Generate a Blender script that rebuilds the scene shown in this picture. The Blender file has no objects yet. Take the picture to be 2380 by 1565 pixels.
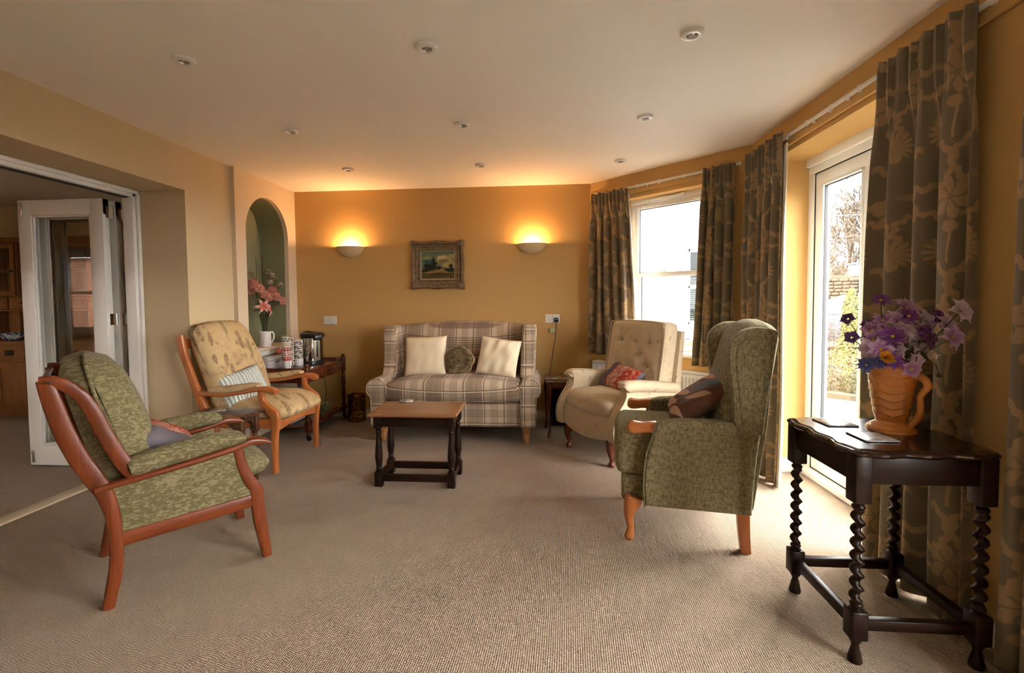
import bpy, bmesh, math, random
from mathutils import Vector, Matrix
PI = math.pi
sc = bpy.context.scene
COL = sc.collection
R0 = random.Random(7)

# ------------------------------------------------------------------ camera
W_PX, H_PX, F_PX = 2380, 1565, 1100.0
YAW, PITCH, ROLL, CX, CY, CAMH = -0.08176, -0.043454, -0.008986, 1170.95, 743.42, 1.2463
def _basis():
    f = Vector((math.sin(YAW)*math.cos(PITCH), math.cos(YAW)*math.cos(PITCH), math.sin(PITCH)))
    r = Vector((math.cos(YAW), -math.sin(YAW), 0)); u = r.cross(f)
    c, s = math.cos(ROLL), math.sin(ROLL)
    return c*r+s*u, -s*r+c*u, f
CR, CU, CF = _basis()
CO = Vector((0, 0, CAMH))
cam = bpy.data.cameras.new('camera'); camo = bpy.data.objects.new('camera', cam); COL.objects.link(camo)
cam.sensor_fit = 'HORIZONTAL'; cam.sensor_width = 36; cam.lens = F_PX/W_PX*36
cam.shift_x = (W_PX/2-CX)/W_PX; cam.shift_y = (CY-H_PX/2)/W_PX
cam.clip_start = 0.05; cam.clip_end = 300
camo.matrix_world = Matrix(((CR.x, CU.x, -CF.x, 0), (CR.y, CU.y, -CF.y, 0), (CR.z, CU.z, -CF.z, CAMH), (0, 0, 0, 1)))
sc.camera = camo

# ------------------------------------------------------------------ sky and exposure
world = bpy.data.worlds.new('overcast_sky'); sc.world = world; world.use_nodes = True
_bg = world.node_tree.nodes['Background']
_bg.inputs[0].default_value = (1.0, 0.985, 0.955, 1); _bg.inputs[1].default_value = 12.0
vs = sc.view_settings
vs.view_transform = 'Standard'; vs.look = 'None'; vs.gamma = 1.0; vs.use_curve_mapping = False
vs.exposure = 1.8
sc.display_settings.display_device = 'sRGB'

# ------------------------------------------------------------------ picking (pixel -> point on a known surface)
def _dir(px, py): return CF + CR*((px-CX)/F_PX) - CU*((py-CY)/F_PX)
def onz(px, py, z=0.0):
    d = _dir(px, py); return CO + d*((z-CO.z)/d.z)
def onx(px, py, x):
    d = _dir(px, py); return CO + d*((x-CO.x)/d.x)
def ony(px, py, y):
    d = _dir(px, py); return CO + d*((y-CO.y)/d.y)
def onplane(px, py, p0, n):
    d = _dir(px, py); return CO + d*((Vector(p0)-CO).dot(n)/d.dot(n))
def side_trace(loc, rot, v0, crop, pts):
    """photo pixels -> (forward, height) on the plane local y = v0 of a thing that stands at loc, turned by rot"""
    fx = Vector((math.cos(rot), math.sin(rot), 0)); fy = Vector((-math.sin(rot), math.cos(rot), 0))
    L = Vector((loc[0], loc[1], 0)); ox, oy, s = crop; out = []
    for x, y in pts:
        p = onplane(ox+x*s, oy+y*s, L+fy*v0, fy)-L
        out.append((p.dot(fx), p.z))
    return out

# ------------------------------------------------------------------ object helpers
def tag(o, label, cat, group=None):
    o['label'] = label; o['category'] = cat
    if group: o['group'] = group
    return o
def thing(name, label, cat, loc=(0, 0, 0), rotz=0.0, group=None):
    o = bpy.data.objects.new(name, None); COL.objects.link(o)
    o.empty_display_size = 0.05; o.location = loc; o.rotation_euler = (0, 0, rotz)
    return tag(o, label, cat, group)
def mesh_obj(name, me, mat=None, parent=None, loc=None, rot=None):
    o = bpy.data.objects.new(name, me); COL.objects.link(o)
    if mat is not None and not me.materials: me.materials.append(mat)
    if parent is not None: o.parent = parent
    if loc is not None: o.location = loc
    if rot is not None: o.rotation_euler = rot
    return o
def dup(root, loc=None, rotz=None, label=None):
    r = root.copy(); COL.objects.link(r)
    if loc is not None: r.location = loc
    if rotz is not None: r.rotation_euler = (0, 0, rotz)
    if label: r['label'] = label
    for ch in list(root.children):
        c = ch.copy(); COL.objects.link(c); c.parent = r
        for g in list(ch.children):
            d = g.copy(); COL.objects.link(d); d.parent = c
    return r

def lerp(a, b, t): return a+(b-a)*t
def clamp(x, a=0.0, b=1.0): return max(a, min(b, x))
def sstep(a, b, x):
    t = clamp((x-a)/(b-a)); return t*t*(3-2*t)
def cr(pts, n=6, closed=False):
    """Catmull-Rom through pts (tuples of any length)"""
    m = len(pts); out = []
    rng = range(m) if closed else range(m-1)
    for i in rng:
        if closed: p0, p1, p2, p3 = pts[(i-1) % m], pts[i], pts[(i+1) % m], pts[(i+2) % m]
        else: p0, p1, p2, p3 = pts[max(i-1, 0)], pts[i], pts[i+1], pts[min(i+2, m-1)]
        for k in range(n):
            t = k/n; a = []
            for c in range(len(p1)):
                a.append(0.5*((2*p1[c])+(-p0[c]+p2[c])*t+(2*p0[c]-5*p1[c]+4*p2[c]-p3[c])*t*t+(-p0[c]+3*p1[c]-3*p2[c]+p3[c])*t**3))
            out.append(tuple(a))
    if not closed: out.append(tuple(pts[-1]))
    return out

class MB:
    """collects verts and faces; build() links them as ONE mesh object"""
    def __init__(s): s.v = []; s.f = []; s.uv = {}
    def add(s, vs, fs):
        o = len(s.v); s.v += [tuple(p) for p in vs]; s.f += [tuple(i+o for i in f) for f in fs]; return s
    def box(s, x0, x1, y0, y1, z0, z1):
        return s.add([(x0, y0, z0), (x1, y0, z0), (x1, y1, z0), (x0, y1, z0), (x0, y0, z1), (x1, y0, z1), (x1, y1, z1), (x0, y1, z1)],
                     [(3, 2, 1, 0), (4, 5, 6, 7), (0, 1, 5, 4), (1, 2, 6, 5), (2, 3, 7, 6), (3, 0, 4, 7)])
    def bbox(s, x0, x1, y0, y1, z0, z1, r=0.004, seg=2):
        bm = bmesh.new(); bmesh.ops.create_cube(bm, size=1)
        for v in bm.verts: v.co = Vector(((x0+x1)/2+v.co.x*(x1-x0), (y0+y1)/2+v.co.y*(y1-y0), (z0+z1)/2+v.co.z*(z1-z0)))
        r = min(r, 0.45*min(abs(x1-x0), abs(y1-y0), abs(z1-z0)))
        bmesh.ops.bevel(bm, geom=list(bm.edges), offset=r, segments=seg, profile=0.5, affect='EDGES')
        return s.take(bm)
    def take(s, bm):
        bm.verts.ensure_lookup_table(); bm.verts.index_update()
        s.add([v.co[:] for v in bm.verts], [tuple(v.index for v in f.verts) for f in bm.faces]); bm.free(); return s
    def prism(s, poly, a0, a1, axes='xz', r=0.0, seg=2):
        """poly in two axes, extruded along the third from a0 to a1; border edges rounded by r"""
        def P(p, a):
            if axes == 'xz': return Vector((p[0], a, p[1]))
            if axes == 'yz': return Vector((a, p[0], p[1]))
            return Vector((p[0], p[1], a))
        bm = bmesh.new()
        A = [bm.verts.new(P(p, a0)) for p in poly]; B = [bm.verts.new(P(p, a1)) for p in poly]
        n = len(poly); fa = bm.faces.new(A); fb = bm.faces.new(list(reversed(B)))
        for i in range(n): bm.faces.new((A[i], B[i], B[(i+1) % n], A[(i+1) % n]))
        bmesh.ops.recalc_face_normals(bm, faces=list(bm.faces))
        if r > 0:
            ed = list(fa.edges)+list(fb.edges)
            bmesh.ops.bevel(bm, geom=ed, offset=r, segments=seg, profile=0.5, affect='EDGES', clamp_overlap=True)
        bmesh.ops.triangulate(bm, faces=[f for f in bm.faces if len(f.verts) > 4])
        return s.take(bm)
    def lathe(s, prof, seg=24, c=(0, 0, 0), a0=0.0, a1=2*PI, sx=1.0, sy=1.0, cap=True):
        full = abs(a1-a0-2*PI) < 1e-6; n = seg if full else seg+1; vs_ = []; fs = []
        for r, z in prof:
            for i in range(n):
                a = a0+(a1-a0)*i/seg; vs_.append((c[0]+r*math.cos(a)*sx, c[1]+r*math.sin(a)*sy, c[2]+z))
        for j in range(len(prof)-1):
            for i in range(n if full else seg):
                k = (i+1) % n; fs.append((j*n+i, j*n+k, (j+1)*n+k, (j+1)*n+i))
        if cap and full:
            if prof[0][0] > 1e-5: fs.append(tuple(reversed(range(n))))
            if prof[-1][0] > 1e-5: fs.append(tuple((len(prof)-1)*n+i for i in range(n)))
        return s.add(vs_, fs)
    def tube(s, path, rad, seg=8, cap=True, flat=1.0):
        P = [Vector(p) for p in path]; n = len(P); rad = rad if isinstance(rad, (list, tuple)) else [rad]*n
        vs_ = []; fs = []; up = None
        for i in range(n):
            t = (P[min(i+1, n-1)]-P[max(i-1, 0)]).normalized()
            if up is None:
                up = Vector((0, 0, 1)) if abs(t.z) < 0.9 else Vector((1, 0, 0))
            a = (up-t*up.dot(t)).normalized(); up = a; b = t.cross(a)
            for k in range(seg):
                th = 2*PI*k/seg; vs_.append(P[i]+a*math.cos(th)*rad[i]*flat+b*math.sin(th)*rad[i])
        for i in range(n-1):
            for k in range(seg):
                q = (k+1) % seg; fs.append((i*seg+k, i*seg+q, (i+1)*seg+q, (i+1)*seg+k))
        if cap: fs.append(tuple(reversed(range(seg)))); fs.append(tuple((n-1)*seg+k for k in range(seg)))
        return s.add(vs_, fs)
    def sweep(s, path, v0, v1, rr=0.006, axes='xz'):
        """path: (a, b, width) in a plane, swept as a rounded bar between v0 and v1 across that plane"""
        n = len(path); vs_ = []; fs = []; sec = None
        for i in range(n):
            p = path[i]; q = path[min(i+1, n-1)]; o = path[max(i-1, 0)]
            t = Vector((q[0]-o[0], q[1]-o[1])); t.normalize(); nn = Vector((-t.y, t.x)); w = p[2]/2
            r = min(rr, w*0.9, abs(v1-v0)*0.45); sec = []
            for sx, sy in ((1, 1), (-1, 1), (-1, -1), (1, -1)):
                cx, cy = sx*(w-r), sy*(abs(v1-v0)/2-r); st = {(1, 1): 0, (-1, 1): 1, (-1, -1): 2, (1, -1): 3}[(sx, sy)]*PI/2
                for k in range(3): a = st+k*PI/4; sec.append((cx+r*math.cos(a), cy+r*math.sin(a)))
            for a, b in sec:
                x, z = p[0]+nn.x*a, p[1]+nn.y*a; v = (v0+v1)/2+b
                vs_.append((x, v, z) if axes == 'xz' else ((v, x, z) if axes == 'yz' else (x, z, v)))
        m = len(sec)
        for i in range(n-1):
            for k in range(m):
                q = (k+1) % m; fs.append((i*m+k, i*m+q, (i+1)*m+q, (i+1)*m+k))
        fs.append(tuple(reversed(range(m)))); fs.append(tuple((n-1)*m+k for k in range(m)))
        return s.add(vs_, fs)
    def puff(s, c, size, r=0.03, n=9, bulge=(0, 0, 0), fn=None):
        """rounded, optionally swollen block; fn(x,y,z) bends it in place (coordinates about the centre)"""
        bm = bmesh.new(); bmesh.ops.create_cube(bm, size=2)
        bmesh.ops.subdivide_edges(bm, edges=list(bm.edges), cuts=n, use_grid_fill=True)
        hx, hy, hz = size[0]/2, size[1]/2, size[2]/2; r = min(r, hx, hy, hz)
        for v in bm.verts:
            p = v.co
            def warp(t, h):   # put more vertices near the rounded rim
                a = abs(t); k = (n+1)/2; lim = 1-2/(n+1)
                if h <= r*1.001: return math.copysign(a*h, t)
                return math.copysign(a/lim*(h-r) if a <= lim else (h-r)+(a-lim)/(1-lim)*r, t)
            q = Vector((warp(p.x, hx), warp(p.y, hy), warp(p.z, hz)))
            i = Vector((clamp(q.x, -(hx-r), hx-r), clamp(q.y, -(hy-r), hy-r), clamp(q.z, -(hz-r), hz-r)))
            d = q-i
            if d.length > 1e-9:
                m = max(abs(d.x), abs(d.y), abs(d.z)); d = d.normalized()*m
            q = i+d
            a, b, e = q.x/hx, q.y/hy, q.z/hz
            g = lambda t: max(0.0, 1-t*t)
            q = Vector((q.x+bulge[0]*a*g(b)*g(e), q.y+bulge[1]*b*g(a)*g(e), q.z+bulge[2]*e*g(a)*g(b)))
            if fn: q = Vector(fn(q.x, q.y, q.z))
            v.co = q+Vector(c)
        return s.take(bm)
    def xform(s, M, start=0):
        s.v[start:] = [tuple(M @ Vector(p)) for p in s.v[start:]]; return s
    def build(s, name, mat, parent=None, smooth=40, loc=None, rot=None):
        me = bpy.data.meshes.new(name); me.from_pydata(s.v, [], s.f); me.update()
        if s.uv:
            l = me.uv_layers.new(name='UVMap')
            for lp in me.loops: l.data[lp.index].uv = s.uv.get(lp.vertex_index, (0, 0))
        if smooth:
            me.polygons.foreach_set('use_smooth', [True]*len(me.polygons))
            me.set_sharp_from_angle(angle=math.radians(smooth))
        return mesh_obj(name, me, mat, parent, loc, rot)

def struct(name, mb, mat, parent=None, smooth=30):
    o = mb.build(name, mat, parent, smooth)
    if parent is None: o['kind'] = 'structure'
    return o
def cushion(name, w, h, t, mat, pinch=0.07, wr=0.006, seed=1, n=22, parent=None):
    """a filled scatter cushion standing on its lower edge: x width, z height, y thickness (front is -y)"""
    rr = random.Random(seed); ph = [rr.uniform(0, 6) for _ in range(8)]; mb = MB(); vs_ = []; fs = []
    for sgn in (-1, 1):
        for j in range(n+1):
            for i in range(n+1):
                a, b = -1+2*i/n, -1+2*j/n
                ea = 1-pinch*(1-b*b); eb = 1-pinch*(1-a*a)
                x, z = a*w/2*eb*0+a*w/2*(1-pinch*(1-b*b)*abs(a)**2), b*h/2*(1-pinch*(1-a*a)*abs(b)**2)
                th = t/2*(max(0.0, (1-a**4))*max(0.0, (1-b**4)))**0.55
                e = (1-a**6)*(1-b**6)
                wv = wr*e*(math.sin(7*a+3*b+ph[0])*math.sin(3*b-4*a+ph[1])+0.7*math.sin(9*(a*b)+ph[2])+0.5*math.sin(13*a-5*b+ph[3]))
                vs_.append((x, sgn*(th+max(-th*0.5, wv)), z+h/2))
        o = 0 if sgn < 0 else (n+1)**2
        for j in range(n):
            for i in range(n):
                q = (o+j*(n+1)+i, o+j*(n+1)+i+1, o+(j+1)*(n+1)+i+1, o+(j+1)*(n+1)+i)
                fs.append(q if sgn < 0 else tuple(reversed(q)))
    mb.add(vs_, fs)
    bm = bmesh.new()
    V = [bm.verts.new(p) for p in mb.v]
    for f in mb.f: bm.faces.new([V[i] for i in f])
    bmesh.ops.remove_doubles(bm, verts=list(bm.verts), dist=1e-5)
    out = MB().take(bm)
    return out.build(name, mat, parent, 180)
# ------------------------------------------------------------------ materials
def srgb(r, g, b):
    f = lambda c: (c/255/12.92) if c/255 <= 0.04045 else ((c/255+0.055)/1.055)**2.4
    return (f(r), f(g), f(b))
class Sk:
    """socket with arithmetic"""
    def __init__(s, t, k): s.t = t; s.k = k
    def __add__(s, o): return s.t.math('ADD', s, o)
    def __radd__(s, o): return s.t.math('ADD', o, s)
    def __sub__(s, o): return s.t.math('SUBTRACT', s, o)
    def __rsub__(s, o): return s.t.math('SUBTRACT', o, s)
    def __mul__(s, o): return s.t.math('MULTIPLY', s, o)
    def __rmul__(s, o): return s.t.math('MULTIPLY', o, s)
    def __truediv__(s, o): return s.t.math('DIVIDE', s, o)
class Tree:
    def __init__(s, name, rough=0.6, spec=0.35, color=(0.8, 0.8, 0.8)):
        s.m = bpy.data.materials.new(name); s.m.use_nodes = True; s.nt = s.m.node_tree
        s.b = s.nt.nodes['Principled BSDF']; s.b.inputs['Roughness'].default_value = rough
        s.b.inputs['Specular IOR Level'].default_value = spec; s.b.inputs['Base Color'].default_value = (*color, 1)
        s.m.diffuse_color = (*color, 1)
    def node(s, typ, **kw):
        n = s.nt.nodes.new(typ)
        for k, v in kw.items(): setattr(n, k, v)
        return n
    def put(s, sock, v):
        if isinstance(v, Sk): s.nt.links.new(v.k, sock)
        elif isinstance(v, (tuple, list)) and len(v) == 3 and sock.type == 'RGBA': sock.default_value = (*v, 1)
        else: sock.default_value = v
    def math(s, op, a, b=0.0, c=0.0):
        n = s.node('ShaderNodeMath', operation=op)
        for i, v in enumerate((a, b, c)): s.put(n.inputs[i], v)
        return Sk(s, n.outputs[0])
    def step(s, x, a, b):
        n = s.node('ShaderNodeMapRange', interpolation_type='SMOOTHSTEP')
        s.put(n.inputs[0], x); s.put(n.inputs[1], a); s.put(n.inputs[2], b); return Sk(s, n.outputs[0])
    def mix(s, f, a, b):
        n = s.node('ShaderNodeMix', data_type='RGBA')
        s.put(n.inputs[0], f); s.put(n.inputs[6], a); s.put(n.inputs[7], b); return Sk(s, n.outputs[2])
    def coord(s, kind='Object'):
        return Sk(s, s.node('ShaderNodeTexCoord').outputs[kind])
    def xyz(s, v):
        n = s.node('ShaderNodeSeparateXYZ'); s.put(n.inputs[0], v); return [Sk(s, n.outputs[i]) for i in range(3)]
    def vec(s, x, y, z=0.0):
        n = s.node('ShaderNodeCombineXYZ')
        for i, v in enumerate((x, y, z)): s.put(n.inputs[i], v)
        return Sk(s, n.outputs[0])
    def scale(s, v, sc_):
        n = s.node('ShaderNodeMapping'); s.put(n.inputs[0], v); n.inputs[3].default_value = sc_; return Sk(s, n.outputs[0])
    def noise(s, v, scale, detail=3.0, rough=0.55, dist=0.0):
        n = s.node('ShaderNodeTexNoise'); s.put(n.inputs['Vector'], v)
        n.inputs['Scale'].default_value = scale; n.inputs['Detail'].default_value = detail
        n.inputs['Roughness'].default_value = rough; n.inputs['Distortion'].default_value = dist
        return Sk(s, n.outputs[0])
    def voro(s, v, scale, out='Distance', feature='F1', rnd=1.0):
        n = s.node('ShaderNodeTexVoronoi', feature=feature); s.put(n.inputs['Vector'], v)
        n.inputs['Scale'].default_value = scale; n.inputs['Randomness'].default_value = rnd
        return Sk(s, n.outputs[out])
    def normal(s):
        return Sk(s, s.node('ShaderNodeNewGeometry').outputs['Normal'])
    def bump(s, h, strength=0.3, dist=0.01):
        n = s.node('ShaderNodeBump'); s.put(n.inputs['Height'], h)
        n.inputs['Strength'].default_value = strength; n.inputs['Distance'].default_value = dist
        s.nt.links.new(n.outputs[0], s.b.inputs['Normal']); return s
    def color(s, c): s.put(s.b.inputs['Base Color'], c); return s
    def inp(s, name, v): s.put(s.b.inputs[name], v); return s

def plain(name, rgb, rough=0.6, spec=0.35, var=0.06, vs_=6.0, bump=0.0, bs=60.0, metal=0.0):
    t = Tree(name, rough, spec, rgb); c = t.coord()
    n = t.noise(c, vs_, 4)
    t.color(t.mix(n, tuple(x*(1-var) for x in rgb), tuple(min(1, x*(1+var)) for x in rgb)))
    if bump: t.bump(t.noise(c, bs, 3), bump, 0.003)
    t.b.inputs['Metallic'].default_value = metal
    return t.m
def wood(name, dark, light, rough=0.3, axis=0, scale=1.0, coat=0.25, spec=0.4):
    t = Tree(name, rough, spec, light); c = t.coord()
    st = [14.0, 14.0, 14.0]; st[axis] = 1.2
    v = t.scale(c, tuple(x*scale for x in st))
    n = t.noise(v, 1.6, 6, 0.6, 0.6); n2 = t.noise(v, 9.0, 3, 0.5)
    f = t.step(n*0.75+n2*0.25, 0.32, 0.72)
    t.color(t.mix(f, dark, light)); t.inp('Roughness', t.math('MULTIPLY_ADD', n2, 0.12, rough-0.06))
    t.b.inputs['Coat Weight'].default_value = coat; t.b.inputs['Coat Roughness'].default_value = 0.15
    t.bump(n2, 0.04, 0.002)
    return t.m
MAT = {}
def glassy(name, tint=(1, 1, 1), refl=1.0):
    """thin pane: mirror-like by Fresnel, otherwise clear"""
    m = bpy.data.materials.new(name); m.use_nodes = True; nt = m.node_tree
    for n in list(nt.nodes):
        if n.type != 'OUTPUT_MATERIAL': nt.nodes.remove(n)
    out = nt.nodes['Material Output']
    tr = nt.nodes.new('ShaderNodeBsdfTransparent'); tr.inputs[0].default_value = (*tint, 1)
    gl = nt.nodes.new('ShaderNodeBsdfGlossy'); gl.inputs['Roughness'].default_value = 0.0
    ge = nt.nodes.new('ShaderNodeNewGeometry'); dt = nt.nodes.new('ShaderNodeVectorMath'); dt.operation = 'DOT_PRODUCT'
    nt.links.new(ge.outputs['Normal'], dt.inputs[0]); nt.links.new(ge.outputs['Incoming'], dt.inputs[1])
    def mm(op, a, b):
        n = nt.nodes.new('ShaderNodeMath'); n.operation = op
        for i, v in enumerate((a, b)):
            if isinstance(v, float): n.inputs[i].default_value = v
            elif v is not None: nt.links.new(v, n.inputs[i])
        return n.outputs[0]
    ab = mm('ABSOLUTE', dt.outputs['Value'], None); p5 = mm('POWER', mm('SUBTRACT', 1.0, ab), 5.0)
    fr = mm('MULTIPLY', mm('ADD', mm('MULTIPLY', p5, 0.96), 0.04), float(refl))
    mx = nt.nodes.new('ShaderNodeMixShader'); nt.links.new(fr, mx.inputs[0])
    nt.links.new(tr.outputs[0], mx.inputs[1]); nt.links.new(gl.outputs[0], mx.inputs[2]); nt.links.new(mx.outputs[0], out.inputs[0])
    return m

# walls, ceiling, carpet
def paint(name, rgb, rough=0.75):
    t = Tree(name, rough, 0.2, rgb); c = t.coord('Object')
    n = t.noise(c, 1.3, 4); n2 = t.noise(c, 160, 2)
    t.color(t.mix(n, tuple(x*0.97 for x in rgb), tuple(min(1, x*1.03) for x in rgb))); t.bump(n2, 0.06, 0.002)
    return t.m
MAT['wall_yellow'] = paint('yellow_wall_paint', (0.55, 0.34, 0.125))
MAT['wall_cream'] = paint('cream_wall_paint', (0.58, 0.455, 0.275))
MAT['panel_cream'] = paint('pale_alcove_paint', (0.66, 0.54, 0.385))
MAT['ceiling'] = paint('ceiling_paint', (0.85, 0.815, 0.745))
MAT['niche_green'] = paint('sage_green_paint', (0.235, 0.235, 0.135))
MAT['white'] = plain('white_gloss_paint', (0.76, 0.735, 0.68), 0.38, 0.4, 0.02)
MAT['upvc'] = plain('white_window_plastic', (0.80, 0.80, 0.78), 0.28, 0.45, 0.01)
MAT['gasket'] = plain('black_window_gasket', (0.03, 0.03, 0.032), 0.6)
MAT['glass'] = glassy('window_glass')
def carpet():
    t = Tree('looped_beige_carpet', 0.95, 0.05, (0.4, 0.3, 0.22)); c = t.coord('Object'); x, y, z = t.xyz(c)
    wob = t.noise(c, 9.0, 3)*0.03
    u = t.math('SINE', (x*0.8+y*0.6+wob)*(2*PI/0.0105)); v = t.math('SINE', (y*0.8-x*0.6+wob)*(2*PI/0.0125))
    loops = u*v
    n = t.noise(c, 210, 3, 0.6); n2 = t.noise(c, 1.1, 4); n3 = t.noise(c, 45, 3)
    base = t.mix(n2, (0.375, 0.275, 0.19), (0.45, 0.335, 0.24))
    c1 = t.mix(t.step(n, 0.35, 0.68), (0.225, 0.155, 0.098), base)
    c2 = t.mix(t.step(t.noise(c, 120, 2), 0.35, 0.7)*0.30, c1, (0.56, 0.43, 0.315))
    n4 = t.noise(c, 7.0, 3); c3 = t.mix(n3*0.25, c2, base)
    t.color(t.mix(t.step(n4, 0.35, 0.75)*0.30, c3, t.mix(0.45, c3, (0.20, 0.14, 0.09))))
    t.bump(loops*0.6+n*0.8, 0.8, 0.006)
    t.b.inputs['Sheen Weight'].default_value = 0.15; t.b.inputs['Sheen Roughness'].default_value = 0.6
    return t.m
MAT['carpet'] = carpet()

# woods
MAT['wood_red'] = wood('reddish_mahogany_polish', (0.100, 0.020, 0.005), (0.190, 0.042, 0.010), 0.34, 0, coat=0.08, spec=0.3)
MAT['wood_beech'] = wood('orange_beech_polish', (0.355, 0.105, 0.026), (0.475, 0.155, 0.042), 0.32, 0)
MAT['wood_red_v'] = wood('reddish_mahogany_polish_upright', (0.100, 0.020, 0.005), (0.190, 0.042, 0.010), 0.34, 2, coat=0.08, spec=0.3)
MAT['wood_beech_v'] = wood('orange_beech_polish_upright', (0.355, 0.105, 0.026), (0.475, 0.155, 0.042), 0.32, 2)
MAT['wood_oak_dark'] = wood('very_dark_oak', (0.008, 0.0035, 0.002), (0.022, 0.009, 0.005), 0.36, 0, coat=0.04, spec=0.15)
MAT['wood_oak_top'] = wood('dark_oak_table_top', (0.010, 0.0045, 0.003), (0.034, 0.014, 0.008), 0.20, 0, coat=0.5)
MAT['wood_coffee_top'] = wood('worn_mid_brown_table_top', (0.175, 0.070, 0.026), (0.285, 0.132, 0.055), 0.38, 0)
MAT['wood_walnut'] = wood('walnut_brown_polish', (0.040, 0.015, 0.008), (0.095, 0.040, 0.018), 0.28, 0)
MAT['wood_mahog_dark'] = wood('dark_mahogany_polish', (0.060, 0.014, 0.007), (0.135, 0.032, 0.014), 0.26, 2)
MAT['wood_pine'] = wood('honey_pine_dresser', (0.220, 0.085, 0.027), (0.315, 0.135, 0.048), 0.45, 2)
MAT['wood_pine_x'] = wood('honey_pine_dresser_boards', (0.220, 0.085, 0.027), (0.315, 0.135, 0.048), 0.45, 0)
MAT['wood_foot'] = wood('turned_light_wood_foot', (0.36, 0.155, 0.058), (0.45, 0.205, 0.08), 0.35, 2)
# metals, plastics
MAT['chrome'] = plain('chrome', (0.75, 0.75, 0.76), 0.12, 0.5, 0.02, metal=1.0)
MAT['steel'] = plain('brushed_steel', (0.55, 0.53, 0.50), 0.25, 0.5, 0.05, metal=1.0)
MAT['black_plastic'] = plain('black_plastic', (0.012, 0.012, 0.014), 0.3, 0.45, 0.05)
MAT['white_plastic'] = plain('white_plastic', (0.72, 0.70, 0.66), 0.35, 0.4, 0.02)
MAT['dark_metal'] = plain('dark_bronze_metal', (0.04, 0.033, 0.028), 0.4, 0.5, 0.1, metal=0.6)
def brass():
    t = Tree('embossed_dark_brass', 0.28, 0.5, (0.28, 0.15, 0.05)); c = t.coord()
    n = t.noise(c, 55, 3, 0.6); n2 = t.voro(c, 32)
    t.color(t.mix(t.step(n, 0.35, 0.7), (0.05, 0.022, 0.008), (0.42, 0.22, 0.075))); t.inp('Metallic', 0.9)
    t.bump(n2+n*0.6, 0.9, 0.01); return t.m
MAT['brass'] = brass()

# ---- fabrics
def weave(t, c, k=1.0, s=0.35):
    x, y, z = t.xyz(c)
    h = t.noise(t.scale(c, (900*k, 900*k, 500*k)), 1.0, 2)+t.noise(c, 260*k, 2)
    t.bump(h, s, 0.003)
def tartan():
    t = Tree('brown_tartan_wool', 0.9, 0.1); c = t.coord(); x, y, z = t.xyz(c); nx, ny, nz = t.xyz(Sk(t, t.node('ShaderNodeTexCoord').outputs['Normal']))
    sel = t.step(t.math('ABSOLUTE', nx), 0.66, 0.74)
    u = x*(1.0-sel)+y*sel
    w = z-y*(1.0-sel)
    def bands(p, per, off):
        f = t.math('FRACT', p*(1/per)+off)
        def line(a, wd): return 1.0-t.step(t.math('ABSOLUTE', f-a), wd*0.7, wd*1.3)
        dark = t.step(f, 0.49, 0.51)*(1.0-t.step(f, 0.97, 0.99))
        cream = t.math('MAXIMUM', line(0.515, 0.010), line(0.955, 0.010))
        edge = t.math('MAXIMUM', line(0.478, 0.024), line(0.985, 0.026))
        thin = line(0.15, 0.008)
        for a in (0.19, 0.23, 0.27, 0.31): thin = t.math('MAXIMUM', thin, line(a, 0.008))
        faint = line(0.62, 0.012)
        for a in (0.66, 0.70, 0.78, 0.82): faint = t.math('MAXIMUM', faint, line(a, 0.012))
        return dark, cream, edge, thin, faint
    A = bands(u, 0.345, 0.18); B = bands(w, 0.345, 0.30)
    beige, brown, red, drk, crm = (0.50, 0.385, 0.270), (0.195, 0.128, 0.083), (0.150, 0.086, 0.062), (0.055, 0.040, 0.034), (0.74, 0.64, 0.47)
    col = t.mix(A[0]*0.62+B[0]*0.50, beige, brown)
    for S_ in (A, B):
        col = t.mix(S_[4]*0.25, col, drk); col = t.mix(S_[2]*0.72, col, red); col = t.mix(S_[3]*0.62, col, drk); col = t.mix(S_[1]*0.75, col, crm)
    n = t.noise(c, 420, 2)
    col = t.mix(t.step(n, 0.3, 0.75)*0.3, col, t.mix(0.4, col, (0.62, 0.52, 0.40)))
    t.color(col); weave(t, c); t.b.inputs['Sheen Weight'].default_value = 0.1
    return t.m
MAT['tartan'] = tartan()
def jacquard(name, base, motif, light, sc_=1.0):
    """green streaky leaf jacquard"""
    t = Tree(name, 0.85, 0.12); c = t.coord(); x, y, z = t.xyz(c)
    v = t.vec(x*1.0+y*0.6, y*0.5-z*0.25, z*2.4+y*1.2)
    n = t.noise(v, 26*sc_, 5, 0.62, 1.3); n2 = t.noise(v, 60*sc_, 4, 0.6, 0.8); n3 = t.noise(c, 2.2, 2)
    f = t.step(n*0.6+n2*0.4, 0.47, 0.56)
    col = t.mix(f, base, motif); col = t.mix(t.step(n2, 0.60, 0.70)*0.55, col, light)
    col = t.mix(t.step(n3, 0.3, 0.8)*0.25, col, base)
    t.color(col); weave(t, c, 1.0, 0.3); t.b.inputs['Sheen Weight'].default_value = 0.06
    return t.m
MAT['green_jacquard'] = jacquard('green_leaf_jacquard', (0.122, 0.102, 0.045), (0.225, 0.188, 0.102), (0.28, 0.225, 0.145))
def petals(t, p, q, R, n, rot=0.0, ragged=0.35, soft=0.06):
    """1 inside an n-petalled flower of radius R about (0,0) in p,q"""
    r = t.math('SQRT', p*p+q*q); a = t.math('ARCTAN2', q, p)
    e = t.math('ABSOLUTE', t.math('COSINE', (a+rot)*(n/2)))
    lim = (e*ragged+(1.0-ragged))*R
    return (1.0-t.step(r/lim, 1-soft*2, 1+soft)), r, a
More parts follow.
